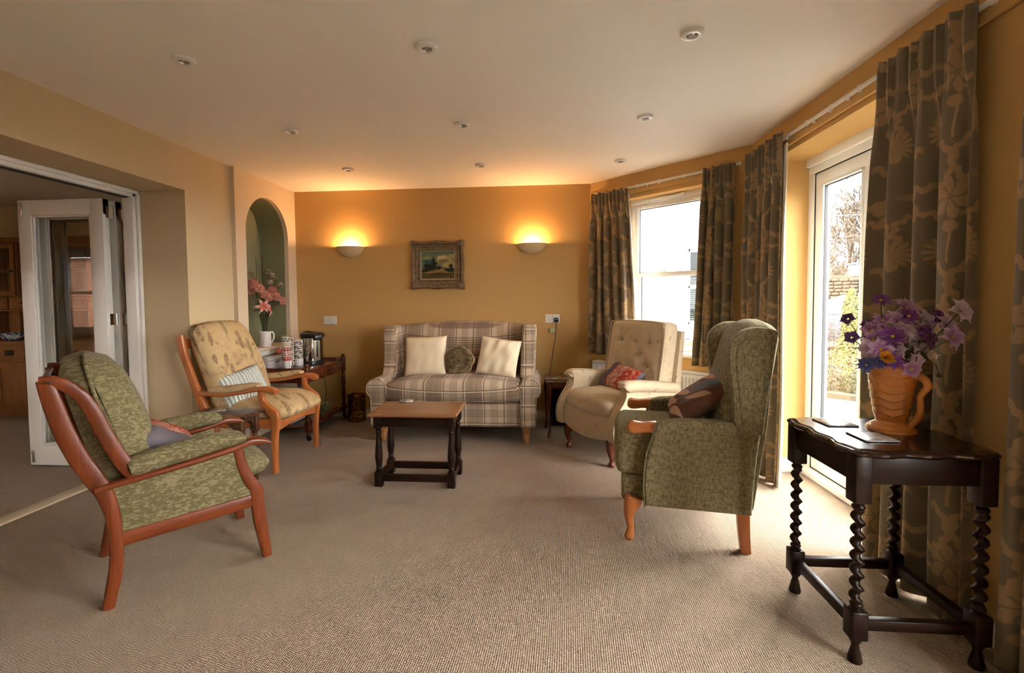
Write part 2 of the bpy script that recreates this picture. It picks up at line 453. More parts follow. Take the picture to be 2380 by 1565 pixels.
def floral_tan():
    t = Tree('tan_botanical_print', 0.9, 0.1); c = t.coord(); x, y, z = t.xyz(c)
    warp = t.noise(c, 9, 3)
    base = t.mix(t.noise(c, 14, 4), (0.50, 0.345, 0.165), (0.58, 0.425, 0.225))
    v = t.vec(y*1.0+x*0.55, z*1.0+x*0.85, x*0.15)
    vv = Sk(t, t.node('ShaderNodeVectorMath', operation='ADD').outputs[0]); vm = vv.k.node
    t.put(vm.inputs[0], v); t.put(vm.inputs[1], t.vec(warp*0.05, warp*-0.04, 0.0))
    n = t.node('ShaderNodeTexVoronoi', feature='F1'); t.put(n.inputs['Vector'], t.scale(vv, (12.5, 8.5, 0.5))); n.inputs['Scale'].default_value = 1.0
    d = Sk(t, n.outputs['Distance']); col_r = t.xyz(Sk(t, n.outputs['Color']))
    leaf = (1.0-t.step(d, 0.27, 0.36))*t.step(col_r[0], 0.34, 0.38)
    tint = t.mix(t.step(col_r[1], 0.4, 0.6), (0.205, 0.110, 0.062), (0.225, 0.185, 0.100))
    mott = t.noise(c, 70, 3)
    col = t.mix(leaf*t.step(mott, 0.25, 0.6)*0.80, base, tint)
    blot = t.noise(c, 7.5, 3, 0.5, 0.8)
    col = t.mix(t.step(blot, 0.53, 0.66)*0.50, col, (0.30, 0.185, 0.115))
    n2_ = t.node('ShaderNodeTexVoronoi', feature='F1'); t.put(n2_.inputs['Vector'], t.scale(vv, (15, 24, 0.5))); n2_.inputs['Scale'].default_value = 1.0
    lf2 = (1.0-t.step(Sk(t, n2_.outputs['Distance']), 0.20, 0.30))*t.step(t.xyz(Sk(t, n2_.outputs['Color']))[2], 0.62, 0.66)
    col = t.mix(lf2*t.step(mott, 0.3, 0.55)*0.75, col, (0.20, 0.145, 0.085))
    ln = t.noise(vv, 7.0, 2, 0.5, 1.2)
    col = t.mix((1.0-t.step(t.math('ABSOLUTE', ln-0.5), 0.004, 0.012))*0.30, col, (0.17, 0.11, 0.06))
    t.color(col); weave(t, c); return t.m
MAT['floral_tan'] = floral_tan()
def floral_cream():
    t = Tree('cream_trailing_floral', 0.9, 0.1); c = t.coord(); x, y, z = t.xyz(c)
    base = t.mix(t.noise(c, 6, 4), (0.52, 0.405, 0.265), (0.64, 0.53, 0.375))
    w = t.noise(c, 11, 2)
    v = t.vec(y+x*0.7+w*0.05, z+x*0.5-w*0.04, x*0.3)
    ln = t.noise(v, 8.5, 2, 0.5, 1.8); ln2 = t.noise(v, 15.0, 2, 0.5, 1.0)
    col = t.mix((1.0-t.step(t.math('ABSOLUTE', ln-0.52), 0.003, 0.012))*0.34, base, (0.20, 0.16, 0.125))
    col = t.mix((1.0-t.step(t.math('ABSOLUTE', ln2-0.44), 0.003, 0.010))*0.22, col, (0.24, 0.17, 0.13))
    n = t.node('ShaderNodeTexVoronoi', feature='F1'); t.put(n.inputs['Vector'], t.scale(v, (22, 13, 5))); n.inputs['Scale'].default_value = 1.0
    leaf = (1.0-t.step(Sk(t, n.outputs['Distance']), 0.16, 0.24))*t.step(t.xyz(Sk(t, n.outputs['Color']))[0], 0.6, 0.65)
    col = t.mix(leaf*0.5, col, (0.25, 0.17, 0.13))
    t.color(col); weave(t, c); return t.m
MAT['floral_cream'] = floral_cream()
def wing_green():
    t = Tree('sage_chenille', 0.9, 0.1); c = t.coord(); x, y, z = t.xyz(c)
    n = t.noise(t.scale(c, (110, 110, 40)), 1.0, 3, 0.65); n1 = t.noise(t.scale(c, (40, 40, 150)), 1.0, 2, 0.6); n2 = t.noise(c, 4, 3)
    col = t.mix(t.step(n*0.65+n1*0.35, 0.33, 0.68), (0.095, 0.078, 0.033), (0.295, 0.245, 0.135))
    col = t.mix(n2*0.3, col, (0.195, 0.165, 0.085))
    t.color(col); t.bump(n+n1*0.5, 0.55, 0.004); t.b.inputs['Sheen Weight'].default_value = 0.06
    return t.m
MAT['wing_green'] = wing_green()
def damask():
    """curtain cloth, UV in metres: pale flowers and scrolling leaves on brown-green"""
    t = Tree('brown_damask_curtain', 0.7, 0.15); uv = t.coord('UV'); u, v, _ = t.xyz(uv)
    wz = t.noise(t.scale(uv, (9, 9, 1)), 1.0, 3)
    PU, PV = 0.34, 0.46
    def cell(ou, ov):
        p = (t.math('FRACT', u*(1/PU)+ou)-0.5)*PU; q = (t.math('FRACT', v*(1/PV)+ov)-0.5)*PV
        return p, q
    base = t.mix(t.noise(t.scale(uv, (420, 90, 1)), 1.0, 2), (0.130, 0.102, 0.064), (0.195, 0.155, 0.102))
    gold = t.mix(t.noise(t.scale(uv, (300, 60, 1)), 1.0, 2), (0.285, 0.185, 0.092), (0.385, 0.262, 0.140))
    p, q = cell(0.0, 0.0)
    f1, r1, a1 = petals(t, p, q, 0.084, 6, 0.3, 0.42)
    vein1 = t.step(t.math('ABSOLUTE', t.math('SINE', a1*3.0+1.3)), 0.90, 0.99)*(1.0-t.step(r1, 0.045, 0.06))
    m1 = f1*(1.0-vein1*0.8); eye = 1.0-t.step(r1, 0.012, 0.016); m1 = m1*(1.0-eye*0.5)
    p2, q2 = cell(0.5, 0.42)
    f2, r2, a2 = petals(t, p2, q2*1.15, 0.078, 14, 0.0, 0.42)
    m2 = f2*t.step(q2+0.03+t.math('ABSOLUTE', p2)*0.4, -0.02, 0.02); m2 = m2*(1.0-t.step(t.math('ABSOLUTE', t.math('SINE', a2*7.0)), 0.85, 0.98)*0.6)
    m2 = t.math('MAXIMUM', m2, 1.0-t.step(t.math('SQRT', p2*p2+(q2+0.045)*(q2+0.045)), 0.022, 0.028))
    # scrolling acanthus leaves: bent rings around two centres
    def scroll(ou, ov, R, wd, lo, hi, sg):
        p3, q3 = cell(ou, ov); p3 = p3*sg
        r3 = t.math('SQRT', p3*p3+q3*q3); a3 = t.math('ARCTAN2', q3, p3)
        th = t.step(a3, lo, lo+1.0)*(1.0-t.step(a3, hi-0.25, hi))
        wob = t.math('SINE', a3*9.0)*0.006
        return (1.0-t.step(t.math('ABSOLUTE', r3-R+wob), wd*0.75, wd))*th
    m3 = scroll(0.26, 0.73, 0.085, 0.016, -2.6, 1.6, 1.0)
    m3 = t.math('MAXIMUM', m3, scroll(0.74, 0.70, 0.080, 0.015, -2.6, 1.6, -1.0))
    m3 = t.math('MAXIMUM', m3, scroll(0.30, 0.20, 0.060, 0.013, -1.5, 2.7, -1.0))
    m3 = t.math('MAXIMUM', m3, scroll(0.72, 0.22, 0.062, 0.013, -1.5, 2.7, 1.0))
    ps, qs = cell(0.0, 0.36)
    stem = (1.0-t.step(t.math('ABSOLUTE', ps-t.math('SINE', qs*30.0)*0.006), 0.005, 0.008))*(1.0-t.step(t.math('ABSOLUTE', qs), 0.07, 0.08))
    fan = 1.0-t.step(t.math('SQRT', ps*ps*0.5+(qs-0.06)*(qs-0.06)), 0.020, 0.026)
    m = t.math('MAXIMUM', t.math('MAXIMUM', m1, m2), t.math('MAXIMUM', m3, t.math('MAXIMUM', stem, fan)))
    m = m*(0.72+wz*0.4)
    t.color(t.mix(m, base, gold))
    t.bump(t.noise(t.scale(uv, (900, 900, 1)), 1.0, 2), 0.15, 0.002)
    t.b.inputs['Sheen Weight'].default_value = 0.15
    return t.m
MAT['damask'] = damask()
MAT['lining'] = plain('ivory_curtain_lining', (0.70, 0.66, 0.56), 0.85, 0.1, 0.03)
MAT['cloth_cream'] = plain('ivory_cushion_cotton', (0.72, 0.60, 0.42), 0.8, 0.15, 0.05, 8, 0.1, 300)
def satin():
    """pleated swirl, its creases in relief"""
    t = Tree('gold_satin', 0.35, 0.5, (0.5, 0.34, 0.16)); c = t.coord(); x, y, z = t.xyz(c); q = z-0.138; n = t.noise(c, 20, 3)
    r = t.math('SQRT', x*x+q*q); a = t.math('ARCTAN2', q, x)
    w = r*(1/0.0105)+a*(1/(2*PI))+t.step(r, 0.05, 0.14)*t.math('SINE', a*6.0+r*30.0)*0.7
    st = t.math('SINE', w*(2*PI))
    col = t.mix(n, (0.44, 0.285, 0.13), (0.62, 0.46, 0.26)); t.color(col)
    t.bump(st, 1.0, 0.008); return t.m
MAT['satin'] = satin()
def blue_cushion():
    t = Tree('pale_blue_ribbed_cotton', 0.85, 0.1); c = t.coord(); x, y, z = t.xyz(c)
    s = t.math('SINE', x*260.0+t.noise(c, 12, 2)*5.0)
    t.color(t.mix(t.noise(c, 40, 3), (0.64, 0.66, 0.58), (0.54, 0.60, 0.565)))
    t.bump(s, 0.9, 0.006); return t.m
MAT['blue_cushion'] = blue_cushion()
def patchwork(name, swap=False):
    """slate band, red piping, pink and red printed patches, read across the cushion's own width"""
    t = Tree(name, 0.8, 0.15); c = t.coord(); x, y, z = t.xyz(c)
    n = t.noise(c, 60, 3); n2 = t.noise(c, 38, 3, 0.6, 1.0)
    slate = t.mix(n, (0.105, 0.090, 0.105), (0.145, 0.125, 0.140))
    pink = t.mix(t.step(n2, 0.42, 0.60), (0.30, 0.105, 0.080), (0.47, 0.275, 0.195))
    red = t.mix(t.step(n2, 0.50, 0.62), (0.30, 0.030, 0.018), (0.50, 0.22, 0.12))
    col = t.mix(t.step(x, -0.085, -0.083), slate, (0.27, 0.020, 0.014))
    col = t.mix(t.step(x, -0.074, -0.072), col, pink)
    col = t.mix(t.step(x, 0.045, 0.047), col, red)
    col = t.mix(t.step(x, 0.178, 0.180), col, slate)
    t.color(col); t.bump(n2, 0.2, 0.003); return t.m
MAT['patch'] = patchwork('slate_and_red_patchwork')
def leaf_cushion():
    t = Tree('brown_velvet_leaf_print', 0.8, 0.15); c = t.coord(); x, y, z = t.xyz(c)
    base = t.mix(t.noise(c, 12, 3), (0.065, 0.026, 0.014), (0.115, 0.050, 0.028))
    col = base
    def leaf(px, pz, ang, L, wd, cc, col):
        dx = x-px; dz = z-pz
        a = dx*math.cos(ang)+dz*math.sin(ang); b = dz*math.cos(ang)-dx*math.sin(ang)
        k = (a*a)/(L*L)+t.math('ABSOLUTE', b)/wd
        return t.mix(1.0-t.step(k, 0.93, 1.0), col, cc)
    tan, blk, pk = (0.40, 0.22, 0.14), (0.008, 0.007, 0.007), (0.46, 0.28, 0.20)
    for a in ((-0.135, 0.19, 0.9, 0.085, 0.026, tan), (-0.06, 0.135, 0.35, 0.11, 0.026, pk), (-0.03, 0.06, 0.25, 0.12, 0.028, tan), (-0.15, 0.08, 2.2, 0.065, 0.028, pk), (0.13, 0.20, 0.9, 0.085, 0.026, tan), (0.13, 0.06, 0.3, 0.075, 0.024, pk), (-0.06, 0.30, 0.5, 0.08, 0.026, tan),
              (0.03, 0.25, 1.35, 0.065, 0.036, blk), (0.11, 0.31, 1.0, 0.070, 0.034, blk), (0.045, 0.185, 1.1, 0.10, 0.009, blk)):
        col = leaf(*a, col)
    t.color(col); t.b.inputs['Sheen Weight'].default_value = 0.05; t.bump(t.noise(c, 300, 2), 0.2, 0.002); return t.m
MAT['leaf_cushion'] = leaf_cushion()
# ------------------------------------------------------------------ the room
H = 2.4
XL, XP, XR, YB = -2.655, -2.617, 1.59, 4.876
BA = Vector((0.489, 4.876, 0)); BD = Vector((0.70711, -0.70711, 0)); BN = Vector((0.70711, 0.70711, 0))   # bay wall: start, along, outward
BL = (XR-BA.x)/0.70711
YC = BA.y-(XR-BA.x)                      # where the bay wall meets the right wall
BROT = math.radians(-45)
def bay(s, off, z): return BA+BD*s+BN*off+Vector((0, 0, z))
def plate(outer, holes, a0, a1, axes='xz'):
    bm = bmesh.new()
    def P(p, a): return Vector((p[0], a, p[1])) if axes == 'xz' else (Vector((a, p[0], p[1])) if axes == 'yz' else Vector((p[0], p[1], a)))
    ed = []
    for loop in [outer]+holes:
        V = [bm.verts.new(P(p, a0)) for p in loop]
        ed += [bm.edges.new((V[i], V[(i+1) % len(V)])) for i in range(len(V))]
    r = bmesh.ops.triangle_fill(bm, use_beauty=True, use_dissolve=False, edges=ed)
    fs = [g for g in r['geom'] if isinstance(g, bmesh.types.BMFace)]
    e = bmesh.ops.extrude_face_region(bm, geom=fs, use_keep_orig=True)
    d = P((0, 0), a1)-P((0, 0), a0)
    bmesh.ops.translate(bm, vec=d, verts=[g for g in e['geom'] if isinstance(g, bmesh.types.BMVert)])
    bmesh.ops.recalc_face_normals(bm, faces=list(bm.faces))
    return MB().take(bm)
def rect(a, b, c, d): return [(a, c), (b, c), (b, d), (a, d)]

struct('floor', MB().box(-7.3, 1.95, -2.4, 5.5, -0.12, 0.0), MAT['carpet'])
ceil = MB().prism([(-7.3, -2.4), (1.95, -2.4), (1.95, 5.5), (-7.3, 5.5)], H, H+0.12, 'xy')
struct('ceiling', ceil, MAT['ceiling'])
struct('wall_back', MB().box(-2.95, 0.75, YB, YB+0.25, 0, H), MAT['wall_yellow'])
# bay wall with its window opening
WS0, WS1, WZ0, WZ1 = 0.385, 1.225, 0.765, 2.180
wb = plate(rect(0, BL+0.14, 0, H), [rect(WS0, WS1, WZ0, WZ1)], 0.0, 0.28)
wb.xform(Matrix.Translation(BA) @ Matrix.Rotation(BROT, 4, 'Z'))
struct('wall_bay', wb, MAT['wall_yellow'])
# right wall: glazed door near the bay, another behind the camera's right shoulder
DY0, DY1, DZ = 2.03, 3.475, 2.190
wr = plate([(-2.4, 0), (-0.2, 0), (-0.2, DZ), (1.42, DZ), (1.42, 0), (DY0, 0), (DY0, DZ), (DY1, DZ), (DY1, 0), (YC+0.02, 0), (YC+0.02, H), (-2.4, H)], [], XR, XR+0.34, 'yz')
struct('wall_right', wr, MAT['wall_yellow'])
struct('wall_rear', MB().box(-2.9, 1.9, -2.4, -2.2, 0, H), MAT['wall_cream'])
rv = MB(); rv.box(XR+0.002, XR+0.262, DY1-0.006, DY1, 0, DZ); rv.box(XR+0.002, XR+0.262, DY0, DY1, DZ-0.006, DZ); rv.box(XR+0.002, XR+0.262, DY0, DY0+0.006, 0, DZ)
struct('trim_8', rv, MAT['wall_yellow'])
rv = MB(); rv.box(WS0, WS0+0.005, 0.002, 0.13, WZ0, WZ1); rv.box(WS1-0.005, WS1, 0.002, 0.13, WZ0, WZ1); rv.box(WS0, WS1, 0.002, 0.13, WZ1-0.005, WZ1); rv.xform(Matrix.Translation(BA) @ Matrix.Rotation(BROT, 4, 'Z'))
struct('trim_9', rv, MAT['wall_yellow'])
# left wall: deep opening to the dining room, then the alcove pier
OY0, OY1, OZ = 0.75, 3.363, 2.080
wl = MB(); wl.box(-3.06, XL, OY1, 3.93, 0, H); wl.box(-3.06, XL, OY0, OY1, OZ, H); wl.box(-3.06, XL, -2.4, OY0, 0, H); wl.box(-3.06, -2.935, 3.93, YB+0.1, 0, H)
wl.box(-2.935, XL, 3.93, YB, 0, 0.70)
struct('wall_left', wl, MAT['wall_cream'])
# alcove face with the arched hole
AY0, AY1, AZ0, ASP = 4.025, 4.722, 0.815, 1.880
AC, AR = (AY0+AY1)/2, (AY1-AY0)/2
arch = [(AY0, AZ0)]+[(AC-AR*math.cos(PI*k/24), ASP+AR*math.sin(PI*k/24)) for k in range(25)]+[(AY1, AZ0)]
pl = plate(rect(3.885, YB, 0.0, H), [arch], XP, XL-0.005, 'yz')
panel = struct('wall_left_alcove', pl, MAT['panel_cream'], smooth=30)
ni = MB(); n = len(arch); depth0, depth1 = XL-0.004, XL-0.262
ni.add([(depth0, y, z) for y, z in arch]+[(depth1, y, z) for y, z in arch], [(i, (i+1) % n, n+(i+1) % n, n+i) for i in range(n)]+[tuple(range(n, 2*n))])
niche = struct('niche', ni, MAT['niche_green'], panel, 30)
sill = MB().bbox(XL-0.26, XP+0.055, AY0-0.11, YB-0.01, AZ0-0.028, AZ0+0.002, 0.008)
struct('niche_sill', sill, MAT['panel_cream'], panel)
for k, (z0, z1, pr) in enumerate(((0.735, 0.788, 0.030), (0.700, 0.735, 0.018), (0.10, 0.125, 0.02))):
    struct('moulding', MB().bbox(XP, XP+pr, AY0-0.10, YB-0.012, z0, z1, 0.008), MAT['white'], panel)
# baseboards
def board(name, x0, x1, y0, y1, h=0.085):
    struct(name, MB().bbox(x0, x1, y0, y1, 0, h, 0.006), MAT['white'])
board('baseboard_back', -2.6, BA.x, YB-0.016, YB)
board('baseboard_reveal', XR, XR+0.25, DY1-0.001, DY1+0.0, 0.10) if False else None
board('baseboard_door_reveal', XR-0.004, XR+0.246, DY1-0.014, DY1, 0.105)
board('baseboard_left', XL, XL+0.014, OY1+0.01, 3.884)
bbm = MB().bbox(0, BL, -0.016, 0.0, 0, 0.085, 0.006); bbm.xform(Matrix.Translation(BA) @ Matrix.Rotation(BROT, 4, 'Z'))
struct('baseboard_bay', bbm, MAT['white'])
board('baseboard_right', XR-0.016, XR, 1.42, DY0)

# dining room beyond the opening
struct('wall_dining_back', MB().box(-7.3, -2.93, 5.2, 5.4, 0, H), MAT['wall_cream'])
struct('wall_dining_left', MB().box(-7.3, -7.1, -0.0, 5.4, 0, H), MAT['wall_yellow'])
wdf = plate(rect(-7.3, -3.0, 0, H), [rect(-6.72, -5.5, 0.80, 1.98), rect(-5.0, -3.9, 0.80, 1.98)], 0.42, 0.60)
struct('wall_dining_front', wdf, MAT['wall_yellow'])

# ---- sash window in the bay
def sash_window(name, s0, s1, z0, z1, M, off, rail=0.50, lower_out=0.035):
    w = thing(name, '', ''); del w['label'], w['category']; w['kind'] = 'structure'; w.matrix_world = M
    fw = 0.055
    fr = MB(); fr.bbox(s0, s0+fw, off, off+0.09, z0, z1, 0.006); fr.bbox(s1-fw, s1, off, off+0.09, z0, z1, 0.006)
    fr.bbox(s0+0.001, s1-0.001, off-0.001, off+0.089, z1-fw*0.95, z1-0.001, 0.006); fr.bbox(s0+0.001, s1-0.001, off-0.001, off+0.089, z0+0.001, z0+fw, 0.006)
    fr.build('frame', MAT['upvc'], w, 30)
    zm = lerp(z0, z1, rail); sw = 0.042
    def sash(nm, za, zb, o, top, bot):
        m = MB(); a, b = s0+fw*0.85, s1-fw*0.85
        m.bbox(a, a+sw, o, o+0.045, za, zb, 0.006); m.bbox(b-sw, b, o, o+0.045, za, zb, 0.006)
        m.bbox(a+0.001, b-0.001, o-0.002, o+0.047, zb-top, zb+0.001, 0.006); m.bbox(a+0.001, b-0.001, o-0.002, o+0.047, za-0.001, za+bot, 0.006)
        sh = m.build(nm, MAT['upvc'], w, 30)
        g = MB(); ga, gb, gc, gd = a+sw, b-sw, za+bot, zb-top; t = 0.006
        for q in ((ga, ga+t, gc, gd), (gb-t, gb, gc, gd), (ga, gb, gc, gc+t), (ga, gb, gd-t, gd)): g.box(q[0], q[1], o+0.012, o+0.03, q[2], q[3])
        g.build('gasket', MAT['gasket'], sh, 0)
        MB().box(ga, gb, o+0.018, o+0.024, gc, gd).build('pane', MAT['glass'], sh, 0)
        return sh
    up = sash('sash', zm-0.022, z1-0.045, off+0.012, 0.052, 0.042)
    lo = sash('sash', z0+0.045, zm+0.022, off+0.012+lower_out, 0.042, 0.062)
    return w, zm, up, lo
MBAY = Matrix.Translation(BA) @ Matrix.Rotation(BROT, 4, 'Z')
WOFF = 0.125
win1, zm, up, lo = sash_window('window_1', WS0, WS1, WZ0, WZ1, MBAY, WOFF, 0.493)
MB().bbox(0.70, 0.78, WOFF-0.012, WOFF+0.014, zm+0.018, zm+0.034, 0.005).build('sash_catch', MAT['upvc'], win1, 30)
MB().bbox(0.62, 0.94, WOFF-0.016, WOFF+0.006, WZ1-0.034, WZ1-0.012, 0.004).build('trickle_vent', MAT['upvc'], win1, 30)
for s in (0.50, 1.02): MB().bbox(s, s+0.05, WOFF-0.004, WOFF+0.014, WZ1-0.078, WZ1-0.062, 0.003).build('limit_catch', MAT['white_plastic'], win1, 30)
MB().bbox(WS0-0.03, WS1+0.03, -0.045, WOFF+0.01, WZ0-0.030, WZ0+0.002, 0.008).build('window_sill', MAT['upvc'], win1, 30)

# ---- glazed door in the right wall (frame, leaves, panes)
def glazed_door(name, y0, y1, leaves, X=1.840):
    d = thing(name, '', ''); del d['label'], d['category']; d['kind'] = 'structure'
    f = MB()
    f.bbox(X, X+0.07, y1-0.065, y1, 0, DZ, 0.006); f.bbox(X, X+0.07, y0, y0+0.065, 0, DZ, 0.006)
    f.bbox(X-0.001, X+0.069, y0+0.001, y1-0.001, DZ-0.112, DZ-0.05, 0.006); f.bbox(X-0.02, X+0.06, y0-0.004, y1+0.004, DZ-0.062, DZ, 0.005); f.bbox(X-0.03, X+0.07, y0, y1, 0, 0.058, 0.010)
    f.build('frame', MAT['upvc'], d, 30)
    for a, b in leaves:
        m = MB(); x0, x1 = X+0.012, X+0.06; sw = 0.088; z0, z1 = 0.062, DZ-0.116
        m.bbox(x0, x1, b-sw, b, z0, z1, 0.006); m.bbox(x0, x1, a, a+sw, z0, z1, 0.006)
        m.bbox(x0-0.001, x1+0.001, a+0.001, b-0.001, z1-sw, z1-0.001, 0.006); m.bbox(x0-0.001, x1+0.001, a+0.001, b-0.001, z0+0.001, z0+sw, 0.006)
        lf = m.build('leaf', MAT['upvc'], d, 30)
        bead = MB(); ga, gb, gc, gd = a+sw-0.004, b-sw+0.004, z0+sw-0.004, z1-sw+0.004
        for q in ((ga, ga+0.016, gc, gd), (gb-0.016, gb, gc, gd), (ga, gb, gc, gc+0.016), (ga, gb, gd-0.016, gd)):
            bead.bbox(x0-0.008, x0+0.012, q[0], q[1], q[2], q[3], 0.005)
        bead.build('glazing_bead', MAT['upvc'], lf, 30)
        g = MB()
        for q in ((ga+0.014, ga+0.020, gc, gd), (gb-0.020, gb-0.014, gc, gd), (ga, gb, gc+0.014, gc+0.020), (ga, gb, gd-0.020, gd-0.014)):
            g.box(x0+0.004, x0+0.024, q[0], q[1], q[2], q[3])
        for q in ((a-0.003, a, z0, z1), (b, b+0.003, z0, z1), (a, b, z0-0.003, z0), (a, b, z1, z1+0.003)): g.box(x0-0.004, x1, q[0], q[1], q[2], q[3])
        g.build('gasket', MAT['gasket'], lf, 0)
        MB().box(x0+0.014, x0+0.020, ga, gb, gc, gd).build('pane', MAT['glass'], lf, 0)
    return d
glazed_door('door_1', DY0, DY1, [(2.835, 3.408), (2.10, 2.828)])
glazed_door('door_2', -0.2, 1.42, [(-0.135, 0.605), (0.615, 1.355)])
w3 = sash_window('window_2', -6.72, -5.5, 0.80, 1.98, Matrix.Translation((0, 0.45, 0)), 0.0)
w4 = sash_window('window_3', -5.0, -3.9, 0.80, 1.98, Matrix.Translation((0, 0.45, 0)), 0.0)
for a, b in ((-6.14, -6.08), (-4.48, -4.42)):
    MB().bbox(a, b, 0.45, 0.54, 0.82, 1.96, 0.005).build('mullion', MAT['upvc'], (w3 if a < -6 else w4)[0], 30)

# ---- bifold opening: frame, threshold and floor track
tr = MB(); tr.bbox(-3.115, -3.030, OY1-0.052, OY1, 0, OZ, 0.006); tr.bbox(-3.115, -3.030, OY0, OY1, OZ-0.05, OZ, 0.006); tr.bbox(-3.115, -3.03, OY0, OY0+0.05, 0, OZ, 0.006)
tr.bbox(-3.030, -3.012, OY1-0.028, OY1, 0, OZ, 0.005); tr.bbox(-3.030, -3.012, OY0, OY1, OZ-0.026, OZ, 0.005)
struct('trim_1', tr, MAT['white'])
th = MB().bbox(-3.095, -3.028, OY0, OY1-0.05, 0.0, 0.014, 0.004)
struct('trim_2', th, MAT['panel_cream'])
tk = MB().box(-3.112, -3.095, OY0, OY1-0.05, 0.0, 0.006)
struct('trim_3', tk, MAT['gasket'])
struct('trim_4', MB().bbox(-3.13, -3.112, OY0, OY1-0.05, 0.0, 0.010, 0.003), MAT['panel_cream'])
struct('trim_5', MB().box(-3.10, -3.06, OY0, OY1-0.05, OZ-0.056, OZ-0.049), MAT['gasket'])
def bifold(y, label, lever=False):
    x0, x1, t, z0, z1 = -3.905, -3.222, 0.055, 0.012, 2.015
    d = thing('bifold_door', label, 'door', ((x0+x1)/2, y, 0))
    hx = (x1-x0)/2; m = MB(); sw = 0.105
    m.bbox(-hx, -hx+sw, 0, t, z0, z1, 0.004); m.bbox(hx-sw, hx, 0, t, z0, z1, 0.004); m.bbox(-hx, hx, 0.0005, t-0.0005, z1-0.115, z1, 0.004); m.bbox(-hx, hx, 0.0005, t-0.0005, z0, z0+0.155, 0.004)
    m.build('frame', MAT['white'], d, 30)
    b = MB(); a0, a1, c0, c1 = -hx+sw, hx-sw, z0+0.155, z1-0.115
    for yy in (0.006, t-0.02):
        for q in ((a0, a0+0.014, c0, c1), (a1-0.014, a1, c0, c1), (a0, a1, c0, c0+0.014), (a0, a1, c1-0.014, c1)): b.bbox(q[0], q[1], yy, yy+0.014, q[2], q[3], 0.005)
    b.build('glazing_bead', MAT['white'], d, 30)
    MB().box(a0, a1, t/2-0.003, t/2+0.003, c0, c1).build('pane', MAT['glass'], d, 0)
    for z in (0.30, 1.12, 1.92):
        h = MB(); h.lathe([(0.007, -0.045), (0.007, 0.045)], 10, (hx+0.012, t+0.012, z)); h.box(hx-0.001, hx+0.003, t-0.032, t+0.006, z-0.042, z+0.042)
        h.box(hx+0.003, hx+0.014, t+0.004, t+0.010, z-0.042, z+0.042)
        h.build('hinge', MAT['chrome'], d, 40)
    if lever:
        for z in (0.09, 1.955):
            bo = MB(); bo.bbox(-hx+0.022, -hx+0.042, -0.008, 0.001, z-0.055, z+0.045, 0.003); bo.bbox(-hx+0.026, -hx+0.038, -0.016, -0.006, z+0.01, z+0.03, 0.003)
            bo.build('flush_bolt', MAT['steel'], d, 30)
    return d
bifold(3.26, 'white glazed folding door leaf with bolts, foremost of the folded stack', True)
bifold(3.365, 'white glazed folding door leaf folded between the two outer leaves')
bifold(3.47, 'white glazed folding door leaf at the back of the folded stack')
# ------------------------------------------------------------------ seating
def lathe_leg(prof, seg=20): return MB().lathe(prof, seg)
# ---- tartan sofa
SOF = (-0.778, 4.40)
def make_sofa():
    m = MAT['tartan']
    t = thing('sofa', 'two-seat brown tartan wing sofa with rolled arms against the yellow wall', 'sofa', (SOF[0], SOF[1], 0))
    MB().puff((0, -0.005, 0.255), (1.22, 0.79, 0.225), 0.025).build('base', m, t, 60)
    def seatfn(x, y, z):
        k = 1-0.06*sstep(0.25, 0.62, abs(x))
        return (x, y-0.02*(1-(x/0.6)**2)*(1 if y < 0 else 0), z*k+(0.012 if z > 0 else 0)*(1-(x/0.6)**2)-0.006*sstep(0.3, 0.6, abs(x)))
    sc_ = MB().puff((0, -0.13, 0.452), (1.195, 0.60, 0.172), 0.045, 13, (0, 0.01, 0.018), seatfn).build('seat_cushion', m, t, 180)
    MB().tube(cr([(-0.585, -0.405, 0.375), (-0.3, -0.438, 0.377), (0, -0.445, 0.378), (0.3, -0.438, 0.377), (0.585, -0.405, 0.375)], 6), 0.005, 6).build('piping', m, sc_, 180)
    def backfn(x, y, z):
        h = clamp((z+0.33)/0.66); top = 0.035*(1-(x/0.62)**2)*h
        return (x, y+0.16*h-0.035*math.sin(PI*h)*(1 if y < 0 else 0.2), z+top)
    MB().puff((0, 0.19, 0.665), (1.27, 0.20, 0.655), 0.05, 13, (0, 0.02, 0), backfn).build('backrest', m, t, 180)
    for sg in (-1, 1):
        key = [(-0.066, 0.15), (-0.066, 0.428)]
        arc = [(0.012+0.09*math.cos(a), 0.475+0.09*math.sin(a)) for a in [math.radians(211-(211+56)*k/22) for k in range(23)]]
        poly = key[:1]+arc+[(0.062, 0.15)]
        poly = [(sg*(0.655+x), z) for x, z in poly]
        MB().prism(poly, -0.42, 0.30, 'xz', 0.012, 3).build('arm', m, t, 50)
        pp = [(sg*(0.655+x*1.0), -0.421, z) for x, z in (key+arc+[(0.062, 0.15)])]
        MB().tube(pp, 0.0045, 6).build('piping', m, t, 180)
        wo = cr([(0.38, 0.50), (-0.14, 0.52), (-0.125, 0.62), (-0.085, 0.76), (-0.065, 0.88), (-0.045, 0.955), (0.02, 0.998), (0.12, 1.005), (0.24, 0.99), (0.385, 0.975)], 5)
        wg = MB().prism(wo, 0.575, 0.705, 'yz', 0.045, 5)
        wg.v = [(sg*(x+0.018*sstep(0.6, 1.0, z)), y, z) for x, y, z in wg.v]
        if sg < 0: wg.f = [tuple(reversed(f)) for f in wg.f]
        wg.build('wing', m, t, 50)
        for y in (-0.345, 0.32):
            ft = lathe_leg([(0.018, 0), (0.022, 0.004), (0.026, 0.03), (0.030, 0.055), (0.033, 0.07), (0.029, 0.074), (0.036, 0.095), (0.039, 0.108), (0.034, 0.112), (0.043, 0.135), (0.045, 0.148)])
            ft.xform(Matrix.Translation((sg*0.632, y, 0))); ft.build('foot', MAT['wood_foot'], t, 60)
    return t
